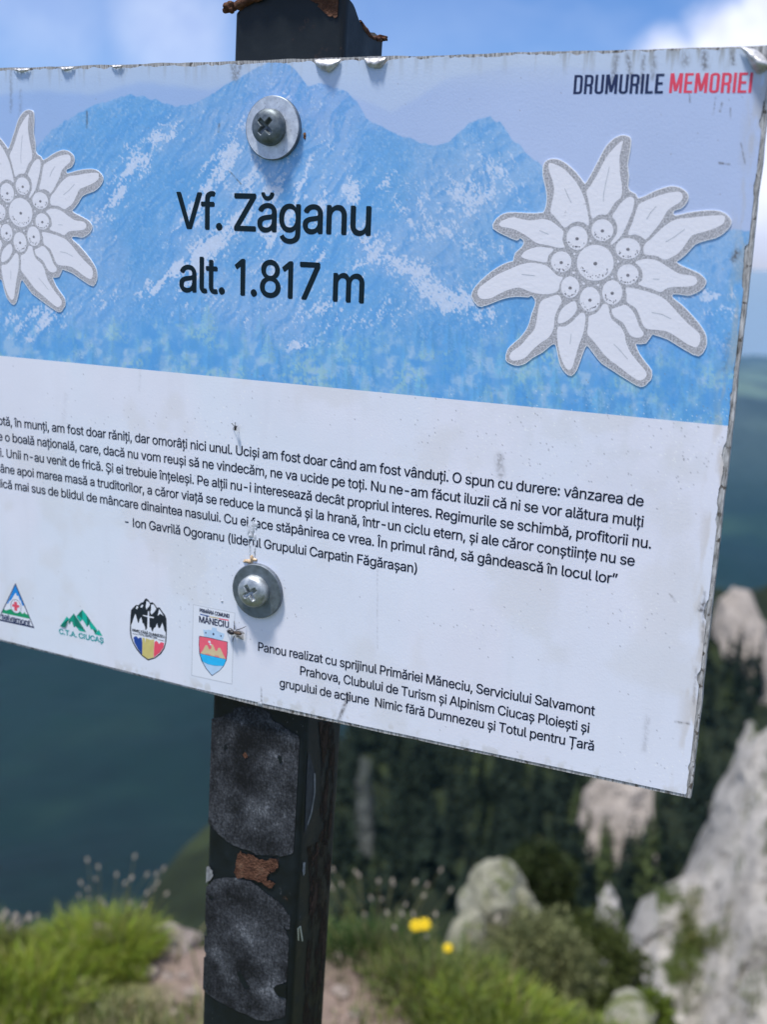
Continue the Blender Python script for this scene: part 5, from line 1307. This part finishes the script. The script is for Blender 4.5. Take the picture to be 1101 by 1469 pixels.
rs = sorted([i for i in range(nP) if full[i][0] > WP - 0.0008], key=lambda i: full[i][1])
lip(fr, 0.0026, 0.0016, 3, 0.002); lip(rs[len(rs) // 2 - 2:], 0.0012, -0.0006, 4)
# rusty bits: left ear, drip at the right, remnant of the back wall
def lump(cx_, cy_, cz_, r_, seed):
    bm = bmesh.new(); bmesh.ops.create_icosphere(bm, subdivisions=3, radius=1)
    V = np.array([v.co[:] for v in bm.verts]); F = [[l.index for l in f.verts] for f in bm.faces]; bm.free()
    V = np.array([v * (1 + 0.5 * n3(v + seed, 1.3)) for v in V]) * np.array(r_) + np.array([cx_, cy_, cz_])
    mb = MB(); mb.add(V, F); return part(mb, 'rust_flake', M_RUST, post, True)
e1 = on_y(np.float64(329), np.float64(11), 0.004); lump(e1[0], 0.004, e1[2], (0.0036, 0.003, 0.0026), 1)
e3 = rs[-1]; lump(post_x(SIGN_Z + rim[e3], 0) + full[e3][0], full[e3][1], SIGN_Z + rim[e3], (0.0022, 0.003, 0.0014), 11)

blobs([(437.5, 194, .0008, .0015), (438, 198, .0005, .0008)], 'rust_spot', M_RUST, 5, 0.3)
# scuffed sticker residue, bare rust, chips on the post: thin skins over the paint
def scuff_build(g, b, pos, out):
    n1 = g.noise(pos, 650, 4, 0.7); n2 = g.noise(pos, 45, 5, 0.6); n3_ = g.noise(g.n('ShaderNodeMapping', {0: pos, 2: (0, 0.5, 0), 3: (1400, 400, 300)}).outputs[0], 1.0, 3)
    lum = g.math('ADD', g.math('MULTIPLY', n1, 0.55), g.math('ADD', g.math('MULTIPLY', n2, 0.82), g.math('MULTIPLY', n3_, 0.25)))
    c = g.ramp(lum, [(0.66, (0.007, 0.008, 0.009)), (0.78, (0.024, 0.026, 0.030)), (0.91, (0.070, 0.075, 0.084)), (1.0, (0.19, 0.20, 0.215))])
    g.nt.links.new(c, b.inputs['Base Color'])
    g.nt.links.new(g.n('ShaderNodeBump', {'Strength': 0.4, 'Distance': 0.0004, 'Height': n1}).outputs[0], b.inputs['Normal'])
M_SCUFF = mat('scuffed_residue', rough=0.75, spec=0.2, build=scuff_build)
M_CHIP = mat('pale_primer', (0.22, 0.225, 0.23), 0.7, var=0.4, vscale=500)
def skin_front(px_pts, name, m, off=0.0004, holes=0, rag=0.0008, seed=1, fn=7):
    p = spline(np.asarray(px_pts, float), fn); w = on_y(p[:, 0], p[:, 1], Y0 - off)
    w[:, 0] += (fbm(np.arange(len(w)) / 2.3, np.full(len(w), seed * 1.0), 4, seed) - 0.5) * 2 * rag; w[:, 2] += (fbm(np.arange(len(w)) / 2.3, np.full(len(w), seed + 9.0), 4, seed) - 0.5) * 2 * rag
    xl = post_x(w[:, 2], 0) + 0.0006; xr = post_x(w[:, 2], 1) - 0.0034; w[:, 0] = np.clip(w[:, 0], xl, xr)
    uv = np.stack([w[:, 0], SIGN_Z - w[:, 2]], -1)
    mb = MB(); solid = uv if area2(uv) < 0 else uv[::-1]
    tri = tess(solid); v3 = np.stack([solid[:, 0], np.full(len(solid), Y0 - off), SIGN_Z - solid[:, 1]], -1); ff = []
    for t in tri:
        a_, b_, c_ = (v3[i] for i in t); ff.append(t if np.cross(b_ - a_, c_ - a_)[1] < 0 else t[::-1])
    mb.add(v3, ff); return part(mb, name, m, post)
z8 = lambda p: zz(p, 280, 970, 4.5875); z7 = lambda p: zz(p, 280, 1190, 4.787)
skin_front(z8([(60, 310), (140, 275), (240, 240), (255, 212), (340, 205), (430, 215), (485, 240), (510, 285), (600, 345), (680, 395), (712, 420), (705, 560), (692, 760), (680, 930), (670, 1120)]).tolist() + z7([(700, 60), (695, 140), (620, 180), (540, 180), (430, 170), (350, 140), (240, 100), (170, 40), (130, 0)]).tolist() + z8([(90, 960), (70, 800), (80, 500)]).tolist(), 'sticker_residue', M_SCUFF, 0.0003, seed=2)
skin_front(z7([(60, 440), (90, 380), (150, 340), (280, 335), (390, 360), (470, 420), (560, 490), (610, 540), (650, 600), (672, 640), (672, 680), (620, 680), (600, 660), (650, 760), (660, 830), (655, 980), (640, 1040), (560, 1070), (570, 1130), (650, 1150), (645, 1270), (600, 1290), (520, 1312), (430, 1305), (330, 1265), (220, 1210), (110, 1150), (40, 1060), (35, 900), (80, 860), (40, 800), (50, 700), (90, 740), (50, 560)]), 'sticker_residue', M_SCUFF, 0.0003, seed=3)
skin_front(z7([(300, 150), (330, 165), (400, 185), (470, 205), (545, 208), (572, 255), (540, 290), (500, 300), (495, 345), (550, 370), (515, 412), (460, 365), (400, 345), (330, 335), (280, 320), (272, 270), (280, 200)]), 'rust_patch', M_RUST, 0.0007, seed=4, rag=0.0016)
skin_front(z7([(60, 270), (100, 258), (120, 300), (105, 345), (80, 362), (58, 350)]), 'primer_chip', M_CHIP, 0.0007, seed=5)
for k, (pts) in enumerate(([(290, 975), (320, 985), (350, 1050), (370, 1080), (340, 1085), (310, 1040)], [(540, 1080), (600, 1060), (655, 1050), (650, 1150), (570, 1140)], [(90, 450), (120, 460), (125, 480), (100, 475)])):
    skin_front(z7(pts), 'bare_spot', M_POST, 0.0006, seed=20 + k)
skin_front(z8([(190, 455), (205, 452), (206, 478), (192, 480)]), 'bare_spot', M_POST, 0.0006, seed=31); skin_front(z8([(545, 525), (570, 530), (572, 565), (555, 572)]), 'bare_spot', M_POST, 0.0006, seed=32)
skin_front(z8([(318, 505), (335, 505), (345, 530), (330, 540), (320, 528)]), 'rust_patch', M_RUST, 0.0006, seed=33)
skin_front([(440, -6), (452, 4), (461, 12), (470, 22), (480, 24), (489, 17), (494, 4), (497, -8), (470, -14)], 'rust_patch', M_RUST, 0.0006, seed=41, rag=0.0012)
# side of the post: residue edge, worn streaks, staple
def skin_side(px_pts, name, m, off=0.0003):
    p = np.asarray(px_pts, float); d = ray(p[:, 0], p[:, 1]); V = []
    for di in d:
        t = 0.5
        for _ in range(20):
            z = CAM[2] + di[2] * t; X = post_x(z, 1) + off; t = (X - CAM[0]) / di[0]
        q = CAM + di * t; q[1] = np.clip(q[1], Y0 + 0.0036, Y1 - 0.0036); V.append(q)
    V = np.array(V); uv = np.stack([V[:, 1], V[:, 2]], -1); tri = tess(uv); ff = []
    for t in tri:
        a_, b_, c_ = (V[i] for i in t); ff.append(t if np.cross(b_ - a_, c_ - a_)[0] > 0 else t[::-1])
    mb = MB(); mb.add(V, ff); return part(mb, name, m, post)
skin_side(z8([(738, 500), (760, 530), (790, 640), (792, 760), (770, 900), (740, 990), (722, 1040), (728, 700)]), 'sticker_residue', mat('dark_residue', (0.035, 0.038, 0.045), 0.7, var=0.4, vscale=200))
skin_side(z8([(783, 640), (793, 645), (792, 760), (770, 900), (742, 985), (738, 975), (764, 890), (784, 770)]), 'primer_chip', M_CHIP, 0.0006)
skin_side(z7([(742, 225), (758, 225), (755, 300), (745, 320), (738, 290)]), 'primer_chip', M_CHIP, 0.0005)
def stain_build(g, b, pos, out):
    n1 = g.noise(pos, 190, 6, 0.75)
    g.nt.links.new(g.ramp(n1, [(0.5, (0.035, 0.02, 0.015)), (0.66, (0.10, 0.06, 0.045)), (0.8, (0.2, 0.17, 0.15))]), b.inputs['Base Color'])
    g.nt.links.new(g.smooth(n1, 0.50, 0.56), b.inputs['Alpha'])
rusty = mat('rust_stain', rough=0.85, spec=0.15, build=stain_build)
def stain2_build(g, b, pos, out):
    n1 = g.noise(g.n('ShaderNodeMapping', {0: pos, 3: (120, 120, 45)}).outputs[0], 1.0, 6, 0.7)
    g.nt.links.new(g.ramp(n1, [(0.45, (0.020, 0.014, 0.011)), (0.62, (0.045, 0.028, 0.021)), (0.78, (0.09, 0.06, 0.05))]), b.inputs['Base Color'])
    g.nt.links.new(g.smooth(n1, 0.40, 0.62), b.inputs['Alpha'])
rusty2 = mat('thin_rust_bloom', rough=0.8, spec=0.15, build=stain2_build)
skin_side(z7([(800, 130), (850, 60), (860, 0), (905, 0), (880, 80), (840, 190), (822, 300), (815, 480), (800, 590), (780, 590), (790, 430), (800, 280)]), 'rust_stain', rusty, 0.0004)
skin_side(z8([(815, 300), (905, 300), (925, 420), (915, 700), (900, 1000), (880, 1110), (830, 1110), (822, 800), (835, 560)]), 'rust_stain', rusty2, 0.0003)
skin_side(z7([(770, 120), (900, 60), (935, 200), (925, 700), (905, 1330), (740, 1330), (770, 800), (790, 400)]), 'rust_stain', rusty2, 0.00025)
mb = MB(); a1_ = on_y(*map(np.float64, z7([(708, 680)])[0]), Y0 - 0.0012); a2_ = on_y(*map(np.float64, z7([(722, 665)])[0]), Y0 - 0.002); a3_ = on_y(*map(np.float64, z7([(738, 765)])[0]), Y0 - 0.001); a4_ = on_y(*map(np.float64, z7([(710, 760)])[0]), Y0 - 0.0006)
tube(mb, [a4_, a1_, a2_, a3_], [0.0004] * 4, 6); part(mb, 'staple', mat('staple_wire', (0.55, 0.60, 0.66), 0.35, metal=0.8), post)

# ------------------------------------------------------------------ insects on the panel
M_FLYD = mat('fly_body', (0.018, 0.016, 0.020), 0.4, var=0.4, vscale=700)
M_FLYB = mat('fly_abdomen', (0.075, 0.048, 0.032), 0.5, var=0.4, vscale=700)
def wing_build(g, b, pos, out):
    g.nt.links.new(g.ramp(g.noise(pos, 900, 3), [(0.4, (0.20, 0.17, 0.15)), (0.6, (0.45, 0.42, 0.40))]), b.inputs['Base Color']); b.inputs['Alpha'].default_value = 0.6
M_WING = mat('fly_wing', rough=0.3, build=wing_build)
def onp(px, py, h): return on_y(np.float64(px), np.float64(py), -0.0006 - h)
def ellipsoid(mb, c, d, L, w, mi=0):
    d = np.asarray(d, float); d /= np.linalg.norm(d); s = np.cross(d, [0, -1, 0]); s /= np.linalg.norm(s); n_ = np.cross(s, d)
    rows = []
    for i in range(11):
        t = math.pi * i / 10; rr = math.sin(t) * w; x = -math.cos(t) * L
        a_ = np.arange(14) / 14 * 6.2832; rows.append(c + d * x + rr * (np.cos(a_)[:, None] * s + np.sin(a_)[:, None] * n_) + 0)
    mb.add(np.concatenate(rows), grid_faces(11, 14, True), mi)
f7 = lambda x, y: (310 + x / 18.35, 880 + y / 18.35)
h_ = onp(*f7(330, 470), 0.0016); th_ = onp(*f7(410, 500), 0.0018); ab = onp(*f7(570, 520), 0.0016)
fly = empty('fly', th_); tag(fly, 'small dark housefly resting at the right edge of the municipal sticker', 'insect')
ax_ = ab - h_
mb = MB(); ellipsoid(mb, np.zeros(3), ax_, 0.0019, 0.0013); ellipsoid(mb, h_ - th_, np.array([0.1, 0, 1.0]), 0.0011, 0.0009); mb.build('body', M_FLYD, fly, True)
mb = MB(); ellipsoid(mb, ab - th_, ax_, 0.0026, 0.0011); mb.build('abdomen', M_FLYB, fly, True)
for pts in ([(470, 470), (640, 450), (745, 500), (740, 545), (640, 560), (500, 540)], [(460, 560), (560, 560), (720, 570), (735, 700), (640, 680), (520, 630)]):
    mb = MB(); V = np.array([onp(*f7(x, y), 0.0028 - 0.0004 * i) for i, (x, y) in enumerate(pts)]) - th_; mb.add(V, [tuple(range(len(V)))]); mb.build('wing', M_WING, fly)
for pts in ([(490, 420), (478, 320), (472, 205)], [(530, 440), (660, 400), (785, 345)], [(460, 470), (400, 410), (330, 385)], [(480, 600), (440, 680), (432, 745)], [(540, 600), (620, 610), (705, 690)], [(400, 540), (350, 545), (280, 450)]):
    mb = MB(); V = [onp(*f7(*pts[0]), 0.0014) - th_, onp(*f7(*pts[1]), 0.0022) - th_, onp(*f7(*pts[2]), 0.0001) - th_]; tube(mb, V, [0.0003, 0.00025, 0.00015], 5); mb.build('leg', M_FLYD, fly)
f6 = lambda x, y: (320 + x / 27.5, 590 + y / 27.5)
c_ = onp(*f6(485, 640), 0.0022)
gn = empty('gnat', c_); tag(gn, 'tiny gnat standing on the white panel just above the quotation text', 'insect')
mb = MB(); ellipsoid(mb, np.zeros(3), [0, 0, 1.0], 0.0012, 0.0007); ellipsoid(mb, onp(*f6(478, 720), 0.0016) - c_, [0, 0, 1.0], 0.0006, 0.0005); mb.build('body', M_FLYD, gn, True)
for pts in ([(470, 560), (455, 420), (505, 420), (500, 570)], [(440, 610), (310, 480), (370, 460), (470, 590)]):
    mb = MB(); mb.add(np.array([onp(*f6(x, y), 0.0034 if i in (1, 2) else 0.0024) for i, (x, y) in enumerate(pts)]) - c_, [(0, 1, 2, 3)]); mb.build('wing', M_WING, gn)
for pts in ([(520, 640), (585, 560)], [(500, 680), (540, 760)], [(460, 680), (430, 740)], [(450, 640), (400, 660)]):
    mb = MB(); tube(mb, [onp(*f6(*pts[0]), 0.0018) - c_, onp(*f6(*pts[1]), 0.0) - c_], [0.0002, 0.00012], 5); mb.build('leg', M_FLYD, gn)

# ------------------------------------------------------------------ haze over the valley
def hz_mat():
    m = bpy.data.materials.new('valley_haze'); m.use_nodes = True; nt = m.node_tree; nt.nodes.clear()
    o = nt.nodes.new('ShaderNodeOutputMaterial'); v = nt.nodes.new('ShaderNodeVolumePrincipled')
    v.inputs['Color'].default_value = (0.20, 0.57, 0.88, 1); v.inputs['Density'].default_value = 0.000042; v.inputs['Anisotropy'].default_value = 0.0
    nt.links.new(v.outputs[0], o.inputs['Volume']); return m
mb = MB(); a = 17000.0; zb, zt = -1900.0, 2.6
mb.add([(-a, -a, zb), (a, -a, zb), (a, a, zb), (-a, a, zb), (-a, -a, zt), (a, -a, zt), (a, a, zt), (-a, a, zt)], [(0, 3, 2, 1), (4, 5, 6, 7), (0, 1, 5, 4), (1, 2, 6, 5), (2, 3, 7, 6), (3, 0, 4, 7)])
tag(mb.build('haze', hz_mat()), kind='stuff')
